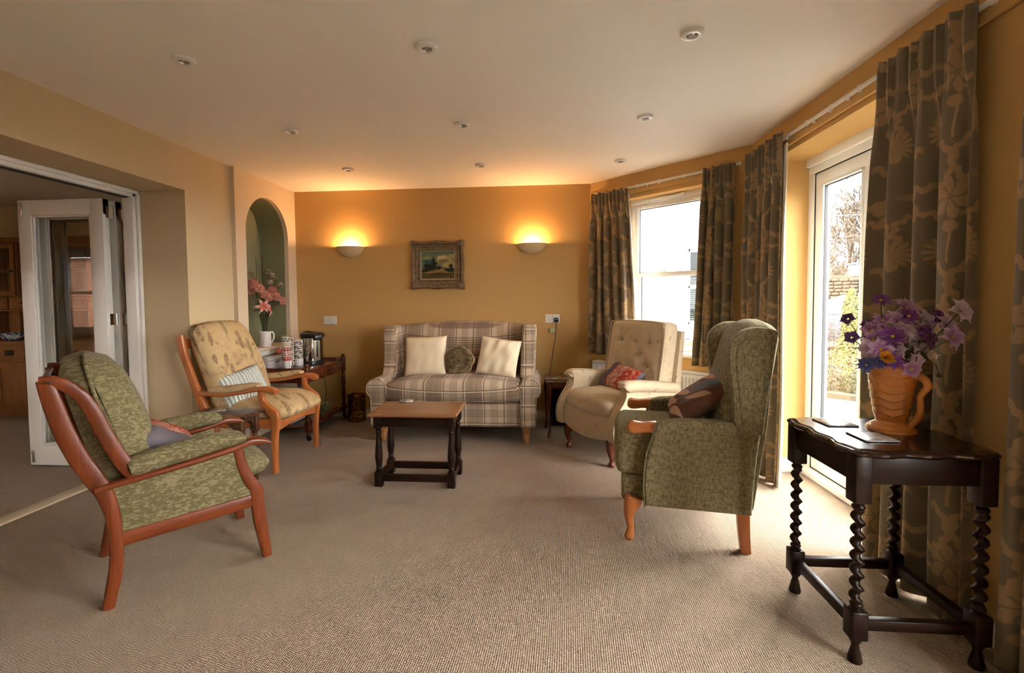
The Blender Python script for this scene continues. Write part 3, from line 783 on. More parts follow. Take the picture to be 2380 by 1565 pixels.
make_sofa()
def lean(o, loc, tilt, yaw=0.0, roll=0.0):
    o.rotation_euler = (Matrix.Rotation(yaw, 3, 'Z') @ Matrix.Rotation(tilt, 3, 'X') @ Matrix.Rotation(roll, 3, 'Y')).to_euler()
    o.location = loc; return o
p = ony(988, 880, 4.265)
tag(lean(cushion('cushion', 0.395, 0.385, 0.14, MAT['cloth_cream'], 0.05, 0.004, 3), (p.x, 4.265, 0.535), math.radians(-17), 0.0, math.radians(-1.5)), 'smooth square ivory cushion on the tartan sofa, beside its arm near the bin', 'cushion', 'ivory cushions on the sofa')
p = ony(1150, 881, 4.265)
tag(lean(cushion('cushion', 0.385, 0.37, 0.15, MAT['cloth_cream'], 0.06, 0.009, 9), (p.x, 4.265, 0.535), math.radians(-18), math.radians(-5), math.radians(8)), 'tilted creased ivory cushion on the tartan sofa, nearest the black speaker', 'cushion', 'ivory cushions on the sofa')
def swirl_cushion():
    mb = MB(); nr, na = 34, 72; vs_ = []; fs = []
    def rad(a): return 0.138*(1+0.045*math.sin(5*a+0.6)+0.03*math.sin(9*a+1.1))
    for sgn in (-1, 1):
        for j in range(nr+1):
            r = j/nr
            for i in range(na):
                a = 2*PI*i/na; rim = math.sqrt(max(0, 1-r**3)); y = 0.055*rim
                if sgn < 0:
                    fr = r*13+a/(2*PI); y += (0.009 if r < 0.5 else 0.014)*math.sin(2*PI*fr+2.2*sstep(0.45, 1, r)*math.sin(6*a+5*r)+0.5*math.sin(11*a))*(1-r**8)
                R = r*rad(a); vs_.append((R*math.cos(a), sgn*y, 0.138+R*math.sin(a)))
        o = 0 if sgn < 0 else (nr+1)*na
        for j in range(nr):
            for i in range(na):
                k = (i+1) % na; q = (o+j*na+i, o+j*na+k, o+(j+1)*na+k, o+(j+1)*na+i)
                fs.append(q if sgn < 0 else tuple(reversed(q)))
    mb.add(vs_, fs); bm = bmesh.new(); V = [bm.verts.new(p_) for p_ in mb.v]
    for f in mb.f: bm.faces.new([V[i] for i in f])
    bmesh.ops.remove_doubles(bm, verts=list(bm.verts), dist=1e-5)
    return MB().take(bm).build('round_cushion', MAT['satin'], None, 180)
p = ony(1067, 878, 4.28)
tag(lean(swirl_cushion(), (p.x, 4.275, 0.545), math.radians(-14)), 'small round gold satin cushion with swirled pleats in the middle of the sofa', 'cushion')

# ---- green armchair with red-brown show-wood frame
def frame_side(t, sg, parts, mat, v0, v1):
    for nm, path in parts:
        a, b = (v0, v1)
        mb = MB().sweep(cr(path, 5), a, b, 0.010)
        if sg > 0:
            mb.v = [(x, -y, z) for x, y, z in mb.v]; mb.f = [tuple(reversed(f)) for f in mb.f]
        mb.build(nm, mat, t, 45)
def mirror(mb, sg):
    if sg > 0: mb.v = [(x, -y, z) for x, y, z in mb.v]; mb.f = [tuple(reversed(f)) for f in mb.f]
    return mb
GCH = (-1.751, 2.149); GROT = math.radians(46)
def make_green_chair():
    W_, Fb = MAT['wood_red'], MAT['green_jacquard']
    t = thing('armchair', 'low green leaf-patterned armchair with red-brown wooden frame in front of the folding door', 'armchair', (*GCH, 0), GROT)
    post = [(-0.462, 0.955, 0.050), (-0.443, 0.867, 0.060), (-0.416, 0.756, 0.064), (-0.376, 0.636, 0.065), (-0.332, 0.541, 0.066), (-0.305, 0.48, 0.060), (-0.289, 0.42, 0.055), (-0.279, 0.36, 0.050), (-0.276, 0.297, 0.048), (-0.275, 0.22, 0.047), (-0.28, 0.15, 0.048), (-0.293, 0.08, 0.046), (-0.309, 0.0, 0.042)]
    loop = [(-0.478, 0.952, 0.036), (-0.44, 0.948, 0.043), (-0.400, 0.925, 0.046), (-0.360, 0.880, 0.048), (-0.328, 0.812, 0.052), (-0.299, 0.725, 0.055), (-0.265, 0.640, 0.056), (-0.232, 0.57, 0.056), (-0.203, 0.518, 0.05)]
    front = [(0.178, 0.552, 0.044), (0.194, 0.468, 0.045), (0.222, 0.392, 0.053), (0.250, 0.343, 0.056), (0.254, 0.282, 0.057), (0.263, 0.185, 0.056), (0.277, 0.09, 0.050), (0.291, 0.0, 0.042)]
    rail = [(-0.27, 0.272, 0.064), (0.25, 0.294, 0.066)]
    arm = [(-0.335, 0.501, 0.026), (-0.196, 0.514, 0.026), (0.0, 0.537, 0.027), (0.155, 0.560, 0.029), (0.227, 0.579, 0.034), (0.285, 0.573, 0.030), (0.316, 0.560, 0.012)]
    for sg in (-1, 1):
        frame_side(t, sg, [('rear_leg', post), ('back_loop', loop), ('front_leg', front)], MAT['wood_red_v'], -0.288, -0.252)
        frame_side(t, sg, [('side_rail', rail)], W_, -0.282, -0.257)
        frame_side(t, sg, [('arm', arm)], W_, -0.298, -0.238)
        pan = [(-0.285, 0.492), (0.0, 0.527), (0.172, 0.549), (0.186, 0.46), (0.226, 0.37), (0.230, 0.318), (-0.256, 0.298), (-0.266, 0.42)]
        mirror(MB().prism(pan, -0.279, -0.250, 'xz', 0.006, 2), sg).build('side_panel', Fb, t, 40)
        pad = [(-0.222, 0.560, 0.06), (-0.19, 0.567, 0.088), (-0.06, 0.587, 0.092), (0.08, 0.603, 0.084), (0.16, 0.606, 0.068), (0.19, 0.603, 0.052), (0.207, 0.599, 0.02)]
        mirror(MB().sweep(cr(pad, 5), -0.306, -0.216, 0.036), sg).build('arm_pad', Fb, t, 70)
    def bfn(x, y, z):
        h = clamp((z+0.345)/0.69); side = (y/0.245)
        x2 = x-0.085*(h-0.5)*2+0.03*math.sin(PI*h)*(1 if x > 0 else 0.3)-0.02*side*side*(1 if x > 0 else -0.2)
        zz = z-0.035*abs(side)**3*sstep(0.8, 1, h)
        return (x2, y*(1-0.05*sstep(0.75, 1, h)), zz)
    bc = MB().puff((-0.268, 0, 0.69), (0.19, 0.475, 0.69), 0.085, 15, (0.02, 0.01, 0.0), bfn).build('back_cushion', Fb, t, 180)
    MB().tube(cr([(-0.345, -0.10, 1.030), (-0.345, -0.19, 1.018), (-0.340, -0.230, 0.975), (-0.318, -0.247, 0.86), (-0.290, -0.251, 0.74), (-0.252, -0.248, 0.58)], 5), 0.008, 6).build('piping', Fb, bc, 180)
    def sfn(x, y, z):
        f = sstep(0.05, 0.28, x); return (x, y, z+0.025*clamp(x/0.28, -1, 1)*0.6-0.05*f*lerp(-0.1, 1, sstep(-0.06, 0.06, z))+0.012*(1-(y/0.24)**2))
    MB().puff((0.055, 0, 0.437), (0.56, 0.478, 0.155), 0.07, 13, (0.01, 0, 0.012), sfn).build('seat_cushion', Fb, t, 180)
    MB().bbox(0.232, 0.256, -0.255, 0.255, 0.262, 0.338, 0.006).build('front_rail', W_, t, 30)
    MB().bbox(-0.29, -0.268, -0.255, 0.255, 0.245, 0.315, 0.006).build('rear_rail', W_, t, 30)
    MB().bbox(-0.478, -0.452, -0.256, 0.256, 0.885, 0.952, 0.008).build('top_rail', W_, t, 30)
    MB().bbox(-0.26, 0.24, -0.252, 0.252, 0.32, 0.37, 0.01).build('seat_deck', Fb, t, 30)
    return t
make_green_chair()
def chair_pt(loc, rot, u, v, z): return Matrix.Translation((loc[0], loc[1], 0)) @ Matrix.Rotation(rot, 4, 'Z') @ Vector((u, v, z))
pc = cushion('cushion', 0.40, 0.26, 0.13, MAT['patch'], 0.05, 0.004, 5)
lean(pc, chair_pt(GCH, GROT, 0.035, -0.02, 0.525), math.radians(-60), GROT+PI/2, math.radians(4))
tag(pc, 'slate, red and pink patchwork cushion sunk in the low green armchair', 'cushion')

# ---- tan botanical armchair with orange beech frame
TCH = (-2.20, 3.545); TROT = 0.0
def make_tan_chair():
    W_, Fb = MAT['wood_beech'], MAT['floral_tan']
    t = thing('armchair', 'high-backed tan botanical-print armchair with orange beech frame beside the alcove', 'armchair', (*TCH, 0), TROT)
    post = [(-0.430, 1.002, 0.050), (-0.412, 0.884, 0.050), (-0.371, 0.755, 0.050), (-0.326, 0.62, 0.054), (-0.288, 0.525, 0.058), (-0.262, 0.45, 0.060), (-0.25, 0.36, 0.058), (-0.262, 0.25, 0.055), (-0.295, 0.1, 0.046), (-0.318, 0.0, 0.040)]
    front = [(0.175, 0.600, 0.044), (0.180, 0.535, 0.042), (0.213, 0.480, 0.056), (0.262, 0.435, 0.070), (0.276, 0.392, 0.062), (0.270, 0.30, 0.050), (0.265, 0.2, 0.043), (0.265, 0.0, 0.037)]
    arm = [(-0.285, 0.582, 0.040), (-0.1, 0.573, 0.030), (0.04, 0.590, 0.028), (0.13, 0.608, 0.030), (0.18, 0.614, 0.036), (0.23, 0.610, 0.044), (0.268, 0.598, 0.050), (0.290, 0.592, 0.026)]
    rail = [(-0.25, 0.36, 0.068), (0.26, 0.36, 0.072)]
    for sg in (-1, 1):
        frame_side(t, sg, [('rear_leg', post), ('front_leg', front)], MAT['wood_beech_v'], -0.330, -0.288)
        frame_side(t, sg, [('arm', arm)], W_, -0.338, -0.284)
        frame_side(t, sg, [('side_rail', rail)], W_, -0.322, -0.298)
        pad = [(-0.21, 0.600, 0.02), (-0.18, 0.605, 0.044), (-0.06, 0.612, 0.054), (0.05, 0.628, 0.050), (0.125, 0.640, 0.034), (0.158, 0.638, 0.012)]
        mirror(MB().sweep(cr(pad, 5), -0.345, -0.270, 0.022), sg).build('arm_pad', Fb, t, 70)
    def bfn(x, y, z):
        h = clamp((z+0.32)/0.64); sd = y/0.29
        return (x-0.10*(h-0.5)*2+0.022*math.sin(PI*h*1.3)*(1 if x > 0 else 0.2)-0.03*sd*sd*h*(1 if x > 0 else 0), y*(1-0.05*sstep(0.9, 1, h)+0.02*math.sin(PI*h)), z-0.022*abs(sd)**3*sstep(0.8, 1, h)+0.01*math.sin(5*y+1))
    MB().puff((-0.262, 0.012, 0.765), (0.15, 0.60, 0.64), 0.055, 15, (0.02, 0, 0), bfn).build('back_cushion', Fb, t, 180)
    def sfn(x, y, z):
        f = sstep(0.1, 0.3, x); return (x+0.035*(1-(y/0.3)**2)*f, y, z-0.035*f*lerp(-0.2, 1, sstep(-0.06, 0.06, z))+0.006*math.sin(9*x+6*y))
    MB().puff((0.048, 0, 0.437), (0.58, 0.585, 0.145), 0.065, 13, (0.012, 0, 0.02), sfn).build('seat_cushion', Fb, t, 180)
    fr = [(-0.30, 0.372)]+[(0.30, 0.372), (0.30, 0.292)]+[(0.30-0.6*k/12, 0.292+0.032*math.sin(PI*k/12)) for k in range(1, 12)]+[(-0.30, 0.292)]
    mb = MB().prism(fr, 0.246, 0.272, 'yz', 0.005)
    mb.v = [(x+0.02*(1-(y/0.3)**2), y, z) for x, y, z in mb.v]; mb.build('front_rail', W_, t, 40)
    MB().bbox(-0.275, -0.25, -0.29, 0.29, 0.30, 0.37, 0.006).build('rear_rail', W_, t, 30)
    MB().bbox(-0.437, -0.41, -0.29, 0.29, 0.90, 0.975, 0.008).build('top_rail', W_, t, 30)
    return t
make_tan_chair()
bc = cushion('cushion', 0.355, 0.25, 0.11, MAT['blue_cushion'], 0.05, 0.003, 11)
lean(bc, (-2.225, 3.42, 0.495), math.radians(-24), math.radians(62), math.radians(-13))
tag(bc, 'pale blue ribbed cushion on the tan botanical armchair', 'cushion')

# ---- sage wing chair
WCH = (0.72, 2.65); WROT = math.radians(170)
def cabriole(path, mat, name, t):
    """path of (x,y,z,r)"""
    q = cr(path, 4); MB().tube([p_[:3] for p_ in q], [p_[3] for p_ in q], 14).build(name, mat, t, 60)
def make_wing_chair():
    Fb, W_ = MAT['wing_green'], MAT['wood_beech']
    t = thing('wing_armchair', 'sage green wing armchair with wooden hand grips, side-on beside the curtained glass door', 'armchair', (*WCH, 0), WROT)
    arm = [(0.117, 0.626), (0.06, 0.641), (-0.015, 0.648), (-0.161, 0.650), (-0.253, 0.645), (-0.361, 0.634), (-0.355, 0.578), (-0.344, 0.485), (-0.333, 0.36), (-0.325, 0.205), (-0.092, 0.205), (0.165, 0.205), (0.172, 0.297), (0.168, 0.396), (0.157, 0.479), (0.136, 0.537), (0.122, 0.587)]
    wing = cr([(-0.30, 0.60), (-0.247, 0.637), (-0.237, 0.724), (-0.225, 0.824), (-0.211, 0.933), (-0.209, 0.995), (-0.219, 1.033), (-0.243, 1.066), (-0.278, 1.090), (-0.319, 1.102), (-0.367, 1.102), (-0.414, 1.09), (-0.421, 1.072), (-0.411, 0.998), (-0.398, 0.884), (-0.379, 0.746), (-0.362, 0.60)], 3)
    for sg in (-1, 1):
        mirror(MB().prism(arm, -0.318, -0.235, 'xz', 0.020, 3), sg).build('arm', Fb, t, 50)
        wm = MB().prism(wing, -0.322, -0.245, 'xz', 0.030, 4)
        wm.v = [(x, y-0.012*sstep(0.62, 0.95, z)*sstep(-0.40, -0.22, x), z) for x, y, z in wm.v]
        wo = mirror(wm, sg).build('wing', Fb, t, 60)
        seam = [(-0.276, -0.323, 0.65), (-0.264, -0.326, 0.76), (-0.25, -0.332, 0.88), (-0.243, -0.334, 0.98), (-0.262, -0.333, 1.03), (-0.31, -0.330, 1.062), (-0.40, -0.325, 1.068)]
        mirror(MB().tube(cr(seam, 5), 0.004, 6), sg).build('piping', Fb, wo, 180)
        pi = [(u, -0.319, z) for u, z in arm[11:]]+[(u, -0.319, z) for u, z in arm[:1]]
        mirror(MB().tube(pi, 0.004, 6), sg).build('piping', Fb, t, 180)
        kn = cr([(0.250, 0.598), (0.243, 0.618), (0.222, 0.626), (0.18, 0.622), (0.10, 0.626), (0.10, 0.574), (0.16, 0.572), (0.20, 0.565), (0.230, 0.566), (0.247, 0.578)], 4, True)
        mirror(MB().prism(kn, -0.305, -0.248, 'xz', 0.014, 3), sg).build('hand_grip', W_, t, 50)
        s = -1 if sg < 0 else 1
        cabriole([(0.212, s*0.245, 0.225, 0.042), (0.222, s*0.248, 0.195, 0.044), (0.237, s*0.251, 0.155, 0.032), (0.238, s*0.252, 0.105, 0.021), (0.231, s*0.250, 0.060, 0.017), (0.236, s*0.252, 0.035, 0.021), (0.240, s*0.254, 0.015, 0.023), (0.240, s*0.254, 0.0, 0.016)], W_, 'front_leg', t)
        mirror(MB().sweep(cr([(-0.296, 0.225, 0.057), (-0.298, 0.15, 0.055), (-0.303, 0.07, 0.050), (-0.310, 0.0, 0.047)], 4), -0.272, -0.226, 0.004), sg).build('rear_leg', MAT['wood_beech_v'], t, 40)
    MB().puff((-0.02, 0, 0.262), (0.60, 0.475, 0.135), 0.02).build('front_border', Fb, t, 60)
    def sfn(x, y, z): return (x+0.012*(1 if x > 0 else 0)*(1-(y/0.24)**2), y, z+0.012*(1-(y/0.24)**2)*(1 if z > 0 else 0))
    MB().puff((0.045, 0, 0.447), (0.515, 0.478, 0.236), 0.035, 11, (0.008, 0, 0.01), sfn).build('seat_cushion', Fb, t, 180)
    def bfn(x, y, z):
        h = clamp((z+0.36)/0.72); k = (1-(y/0.27)**2)
        return (x-0.065*(h-0.5)*2+0.03*math.sin(PI*h)*(1 if x > 0 else 0), y, z+0.045*k*sstep(0.6, 1, h))
    MB().puff((-0.318, 0, 0.735), (0.165, 0.515, 0.70), 0.06, 13, (0.02, 0, 0), bfn).build('backrest', Fb, t, 180)
    MB().prism([(-0.345, 0.21), (-0.40, 0.62), (-0.432, 1.06), (-0.405, 1.08), (-0.34, 0.62), (-0.31, 0.21)], -0.25, 0.25, 'xz', 0.008).build('back_panel', Fb, t, 40)
    return t
make_wing_chair()
lc = cushion('cushion', 0.41, 0.37, 0.12, MAT['leaf_cushion'], 0.05, 0.004, 21)
lean(lc, chair_pt(WCH, WROT, 0.030, 0.0, 0.590), math.radians(-54), WROT+PI/2, math.radians(3))
tag(lc, 'dark brown cushion with black and tan leaf print on the sage wing armchair', 'cushion')

# ---- cream buttoned armchair
CCH = (0.37, 3.728); CROT = math.radians(211.3)
def make_cream_chair():
    Fb, W_ = MAT['floral_cream'], MAT['wood_mahog_dark']
    t = thing('armchair', 'cream floral armchair with buttoned back in front of the bay window', 'armchair', (*CCH, 0), CROT)
    side = cr([(0.066, 0.205), (0.076, 0.27), (0.066, 0.35), (0.026, 0.43), (-0.022, 0.49), (-0.045, 0.54), (-0.045, 0.59), (-0.02, 0.630), (-0.07, 0.643), (-0.20, 0.632), (-0.40, 0.608), (-0.54, 0.592), (-0.585, 0.58), (-0.578, 0.40), (-0.57, 0.205)], 3)
    for sg in (-1, 1):
        mb = MB().prism(side, -0.372, -0.288, 'xz', 0.014, 3); mirror(mb, sg).build('arm', Fb, t, 50)
        roll = cr([(-0.035, 0.585, 0.06), (-0.06, 0.602, 0.090), (-0.20, 0.595, 0.090), (-0.40, 0.572, 0.086), (-0.53, 0.555, 0.080)], 4)
        mirror(MB().sweep(roll, -0.400, -0.296, 0.042), sg).build('arm_roll', Fb, t, 70)
        pip = [(u+0.002, -0.372, z) for u, z in cr([(0.066, 0.205), (0.076, 0.27), (0.066, 0.35), (0.026, 0.43), (-0.022, 0.49), (-0.045, 0.54), (-0.040, 0.59), (-0.02, 0.632)], 4)]
        mirror(MB().tube(pip, 0.0045, 6), sg).build('piping', Fb, t, 180)
        s = -1 if sg < 0 else 1
        cabriole([(-0.005, s*0.262, 0.225, 0.038), (0.010, s*0.268, 0.185, 0.042), (0.028, s*0.276, 0.140, 0.030), (0.020, s*0.276, 0.09, 0.021), (0.006, s*0.270, 0.045, 0.017), (0.014, s*0.274, 0.020, 0.024), (0.018, s*0.276, 0.0, 0.017)], W_, 'front_leg', t)
        cabriole([(-0.53, s*0.25, 0.23, 0.030), (-0.535, s*0.25, 0.1, 0.022), (-0.56, s*0.255, 0.0, 0.018)], W_, 'rear_leg', t)
    ap = [(-0.292, 0.372), (0.292, 0.372)]+[(0.292-0.584*k/14, 0.205-0.030*math.sin(PI*k/14)) for k in range(15)]
    mb = MB().prism(ap, -0.10, 0.046, 'yz', 0.012, 3)
    mb.v = [(x+(0.035*(1-(y/0.3)**2) if x > 0 else 0)*sstep(0.45, 0.2, z), y, z) for x, y, z in mb.v]; mb.build('front_apron', Fb, t, 50)
    MB().puff((-0.30, 0, 0.28), (0.50, 0.575, 0.16), 0.015).build('seat_base', Fb, t, 60)
    def sfn(x, y, z): return (x+0.03*(1-(y/0.29)**2)*(1 if x > 0.1 else 0), y, z+0.022*(1-(y/0.3)**2)*(1 if z > 0 else 0)-0.012*sstep(0.15, 0.25, x))
    MB().puff((-0.205, 0, 0.425), (0.49, 0.572, 0.128), 0.045, 13, (0.006, 0, 0.012), sfn).build('seat_cushion', Fb, t, 180)
    btn = [(-0.16, 0.14), (0.0, 0.14), (0.16, 0.14), (-0.08, 0.045), (0.08, 0.045), (-0.16, -0.05), (0.0, -0.05), (0.16, -0.05)]
    def bfn(x, y, z):
        h = clamp((z+0.31)/0.62); d = 0.0
        if x > 0:
            for by, bz in btn: d += 0.038*math.exp(-((y-by)**2+(z-bz)**2)/0.0016)
            d += 0.010*sum(math.exp(-((y-by)**2)/0.0004-((z-bz-0.05)**2)/0.003) for by, bz in btn)
        return (x-0.05*(h-0.5)*2-d, y*(1-0.02*sstep(0.8, 1, h)), z-0.012*(y/0.32)**2*h)
    bk = MB().puff((-0.500, 0, 0.752), (0.155, 0.655, 0.62), 0.045, 29, (0.022, 0, 0.0), bfn).build('backrest', Fb, t, 180)
    for by, bz in btn:
        h = (bz+0.31)/0.62
        mb = MB().lathe([(0.0, 0.006), (0.008, 0.005), (0.011, 0.0), (0.011, -0.004)], 10); mb.xform(Matrix.Translation((-0.500+0.0775+0.022-0.05*(h-0.5)*2-0.034, by, 0.752+bz)) @ Matrix.Rotation(PI/2, 4, 'Y'))
        mb.build('button', Fb, bk, 60)
    rim = cr([(-0.318, 0.50), (-0.322, 0.80), (-0.318, 1.00), (-0.285, 1.045), (0.0, 1.058), (0.285, 1.045), (0.318, 1.00), (0.322, 0.80), (0.318, 0.50)], 5)
    MB().tube([(-0.428-0.05*((z-0.442)/0.62-0.5)*2, y, z) for y, z in rim], 0.006, 6).build('piping', Fb, bk, 180)
    MB().prism([(-0.545, 0.20), (-0.60, 0.62), (-0.640, 0.985), (-0.600, 0.985), (-0.545, 0.62), (-0.50, 0.20)], -0.355, 0.355, 'xz', 0.008).build('back_frame', Fb, t, 40)
    return t
make_cream_chair()
pc = cushion('cushion', 0.40, 0.245, 0.12, MAT['patch'], 0.05, 0.004, 31)
lean(pc, chair_pt(CCH, CROT, -0.235, -0.035, 0.51), math.radians(-48), CROT+PI/2, math.radians(8))
tag(pc, 'slate, red and pink patchwork cushion on the cream buttoned armchair', 'cushion')
# ------------------------------------------------------------------ tables
def turned(prof, x, y, mat, name, t, seg=18):
    mb = MB().lathe(prof, seg); mb.xform(Matrix.Translation((x, y, 0))); return mb.build(name, mat, t, 50)
def top_moulded(outline, z0, z1, mat, t, name='tabletop', inset=(0.0, 0.004, 0.012, 0.018), n=None):
    """table top with a stepped moulded edge; outline is a function inset -> points"""
    prof = [(0.010, z0), (0.0, z0+(z1-z0)*0.35), (0.0, z0+(z1-z0)*0.6), (0.006, z0+(z1-z0)*0.85), (0.014, z0+(z1-z0)*0.88), (0.018, z1), (0.03, z1)]
    mb = MB(); rings = [outline(i) for i, _ in prof]; m = len(rings[0]); vs_ = []; fs = []
    for (i, z), rg in zip(prof, rings): vs_ += [(x, y, z) for x, y in rg]
    for j in range(len(prof)-1):
        for k in range(m): q = (k+1) % m; fs.append((j*m+k, j*m+q, (j+1)*m+q, (j+1)*m+k))
    fs.append(tuple(reversed(range(m)))); fs.append(tuple((len(prof)-1)*m+k for k in range(m)))
    return mb.add(vs_, fs).build(name, mat, t, 35)
def coaster(pos, sx, sy, rot, label, mat, h=0.005, group=None):
    o = MB().bbox(-sx/2, sx/2, -sy/2, sy/2, 0, h, 0.0035).build('coaster', mat, None, 40)
    o.location = pos; o.rotation_euler = (0, 0, rot); tag(o, label, 'coaster', group)
    return o
def coaster_mat(name, a, b, c_, rough=0.15):
    t = Tree(name, rough, 0.5); c = t.coord(); x, y, z = t.xyz(c); n = t.noise(c, 28, 3, 0.6); 
    col = t.mix(t.step(n, 0.42, 0.6), a, b)
    t.color(t.mix(t.step(z, 0.002, 0.0035), c_, col)); return t.m
MAT['coaster_photo'] = coaster_mat('printed_coaster', (0.10, 0.10, 0.10), (0.50, 0.47, 0.42), (0.02, 0.02, 0.02))
MAT['coaster_grey'] = coaster_mat('grey_placemat', (0.30, 0.29, 0.28), (0.42, 0.40, 0.38), (0.03, 0.018, 0.02), 0.22)

# ---- coffee table before the sofa
def make_coffee():
    dk = MAT['wood_oak_dark']; cx, cy = -0.853, 3.178
    t = thing('coffee_table', 'oblong coffee table with worn brown top and dark turned legs before the sofa', 'table', (cx, cy, 0))
    def out(i): a, b = 0.298-i, 0.200-i; return [(-a, -b), (a, -b), (a, b), (-a, b)]
    top_moulded(out, 0.480, 0.506, MAT['wood_coffee_top'], t)
    lx, ly = 0.246, 0.124
    prof = [(0.021, 0.095), (0.024, 0.105), (0.016, 0.112), (0.021, 0.122), (0.017, 0.132), (0.020, 0.15), (0.025, 0.18), (0.026, 0.205), (0.021, 0.27), (0.016, 0.33), (0.014, 0.355), (0.020, 0.362), (0.020, 0.370), (0.015, 0.378), (0.022, 0.388), (0.022, 0.40)]
    for sx in (-1, 1):
        for sy in (-1, 1):
            leg = MB().lathe(prof, 18); leg.bbox(-0.026, 0.026, -0.026, 0.026, 0.0, 0.098, 0.004); leg.bbox(-0.026, 0.026, -0.026, 0.026, 0.395, 0.482, 0.004)
            leg.xform(Matrix.Translation((sx*lx, sy*ly, 0))); leg.build('leg', dk, t, 45)
    for sy in (-1, 1):
        MB().bbox(-lx, lx, sy*ly-0.011, sy*ly+0.011, 0.402, 0.462, 0.003).build('apron', dk, t, 30)
        MB().bbox(-lx, lx, sy*ly-0.013, sy*ly+0.013, 0.034, 0.082, 0.004).build('stretcher', dk, t, 30)
    for sx in (-1, 1):
        MB().bbox(sx*lx-0.011, sx*lx+0.011, -ly, ly, 0.402, 0.462, 0.003).build('apron', dk, t, 30)
        MB().bbox(sx*lx-0.013, sx*lx+0.013, -ly, ly, 0.034, 0.082, 0.004).build('stretcher', dk, t, 30)
make_coffee()
p = onz(946, 932, 0.506); coaster((p.x, p.y-0.02, 0.506), 0.10, 0.10, 0.15, 'square printed coaster on the coffee table', MAT['coaster_photo'])
# ---- small walnut side table between the green and the tan armchair
def make_stool():
    wd = MAT['wood_walnut']; cx, cy = -2.155, 3.005
    t = thing('side_table', 'small walnut side table with bracketed legs between the green and tan armchairs', 'table', (cx, cy, 0), math.radians(2))
    def out(i): a, b = 0.225-i, 0.125-i; return [(-a, -b), (a, -b), (a, b), (-a, b)]
    top_moulded(out, 0.478, 0.500, wd, t)
    prof = [(0.012, 0), (0.016, 0.02), (0.013, 0.05), (0.018, 0.12), (0.020, 0.22), (0.015, 0.31), (0.020, 0.318), (0.014, 0.330), (0.020, 0.34), (0.020, 0.36)]
    for sx in (-1, 1):
        for sy in (-1, 1):
            leg = MB().lathe(prof, 16); leg.bbox(-0.024, 0.024, -0.022, 0.022, 0.355, 0.48, 0.005)
            leg.xform(Matrix.Translation((sx*0.165, sy*0.085, 0))); leg.build('leg', wd, t, 45)
    for sy in (-1, 1):
        ar = [(-0.15, 0.475), (0.15, 0.475), (0.15, 0.36), (0.13, 0.40), (0.09, 0.435), (0.04, 0.448), (-0.04, 0.448), (-0.09, 0.435), (-0.13, 0.40), (-0.15, 0.36)]
        MB().prism(ar, sy*0.085-0.008, sy*0.085+0.008, 'xz', 0.002).build('apron', wd, t, 35)
    for sx in (-1, 1):
        ar = [(-0.07, 0.475), (0.07, 0.475), (0.07, 0.38), (0.04, 0.43), (0.0, 0.445), (-0.04, 0.43), (-0.07, 0.38)]
        MB().prism(ar, sx*0.165-0.008, sx*0.165+0.008, 'yz', 0.002).build('apron', wd, t, 35)
make_stool()
p = onz(500, 955, 0.50); coaster((p.x+0.02, p.y, 0.50), 0.10, 0.10, 0.5, 'printed coaster on the small walnut side table', MAT['coaster_photo'])
# ---- mahogany occasional table by the sofa arm
def make_occasional():
    wd = MAT['wood_mahog_dark']; o = Vector((0.222, 4.395, 0)); rot = math.radians(5)
    t = thing('occasional_table', 'small mahogany table on slim curved legs between the sofa and the cream armchair', 'table', o, rot)
    def out(i):
        a, b = 0.213-i, 0.205-i; pts = []
        c = 0.03
        base = [(-a+c, -b), (a-c, -b), (a, -b+c), (a, b-c), (a-c, b), (-a+c, b), (-a, b-c), (-a, -b+c)]
        return base
    top_moulded(out, 0.492, 0.515, MAT['wood_walnut'], t)
    for sx in (-1, 1):
        for sy in (-1, 1):
            cabriole([(sx*0.172, sy*0.155, 0.490, 0.024), (sx*0.176, sy*0.158, 0.44, 0.023), (sx*0.178, sy*0.160, 0.36, 0.016), (sx*0.178, sy*0.155, 0.22, 0.012), (sx*0.174, sy*0.152, 0.10, 0.011), (sx*0.178, sy*0.156, 0.03, 0.015), (sx*0.182, sy*0.158, 0.0, 0.016)], wd, 'leg', t)
    for sy in (-1, 1): MB().bbox(-0.175, 0.175, sy*0.155-0.008, sy*0.155+0.008, 0.445, 0.493, 0.003).build('apron', wd, t, 30)
    for sx in (-1, 1): MB().bbox(sx*0.178-0.008, sx*0.178+0.008, -0.15, 0.15, 0.445, 0.493, 0.003).build('apron', wd, t, 30)
make_occasional()
for px, py, lb in ((1282, 880, 'pale square coaster on the mahogany table, nearer the sofa'), (1319, 881, 'pale square coaster on the mahogany table, beside the cream armchair')):
    p = onz(px, py, 0.515); coaster((p.x, p.y, 0.515), 0.10, 0.10, 0.08, lb, MAT['coaster_photo'], group='coasters on the mahogany table')
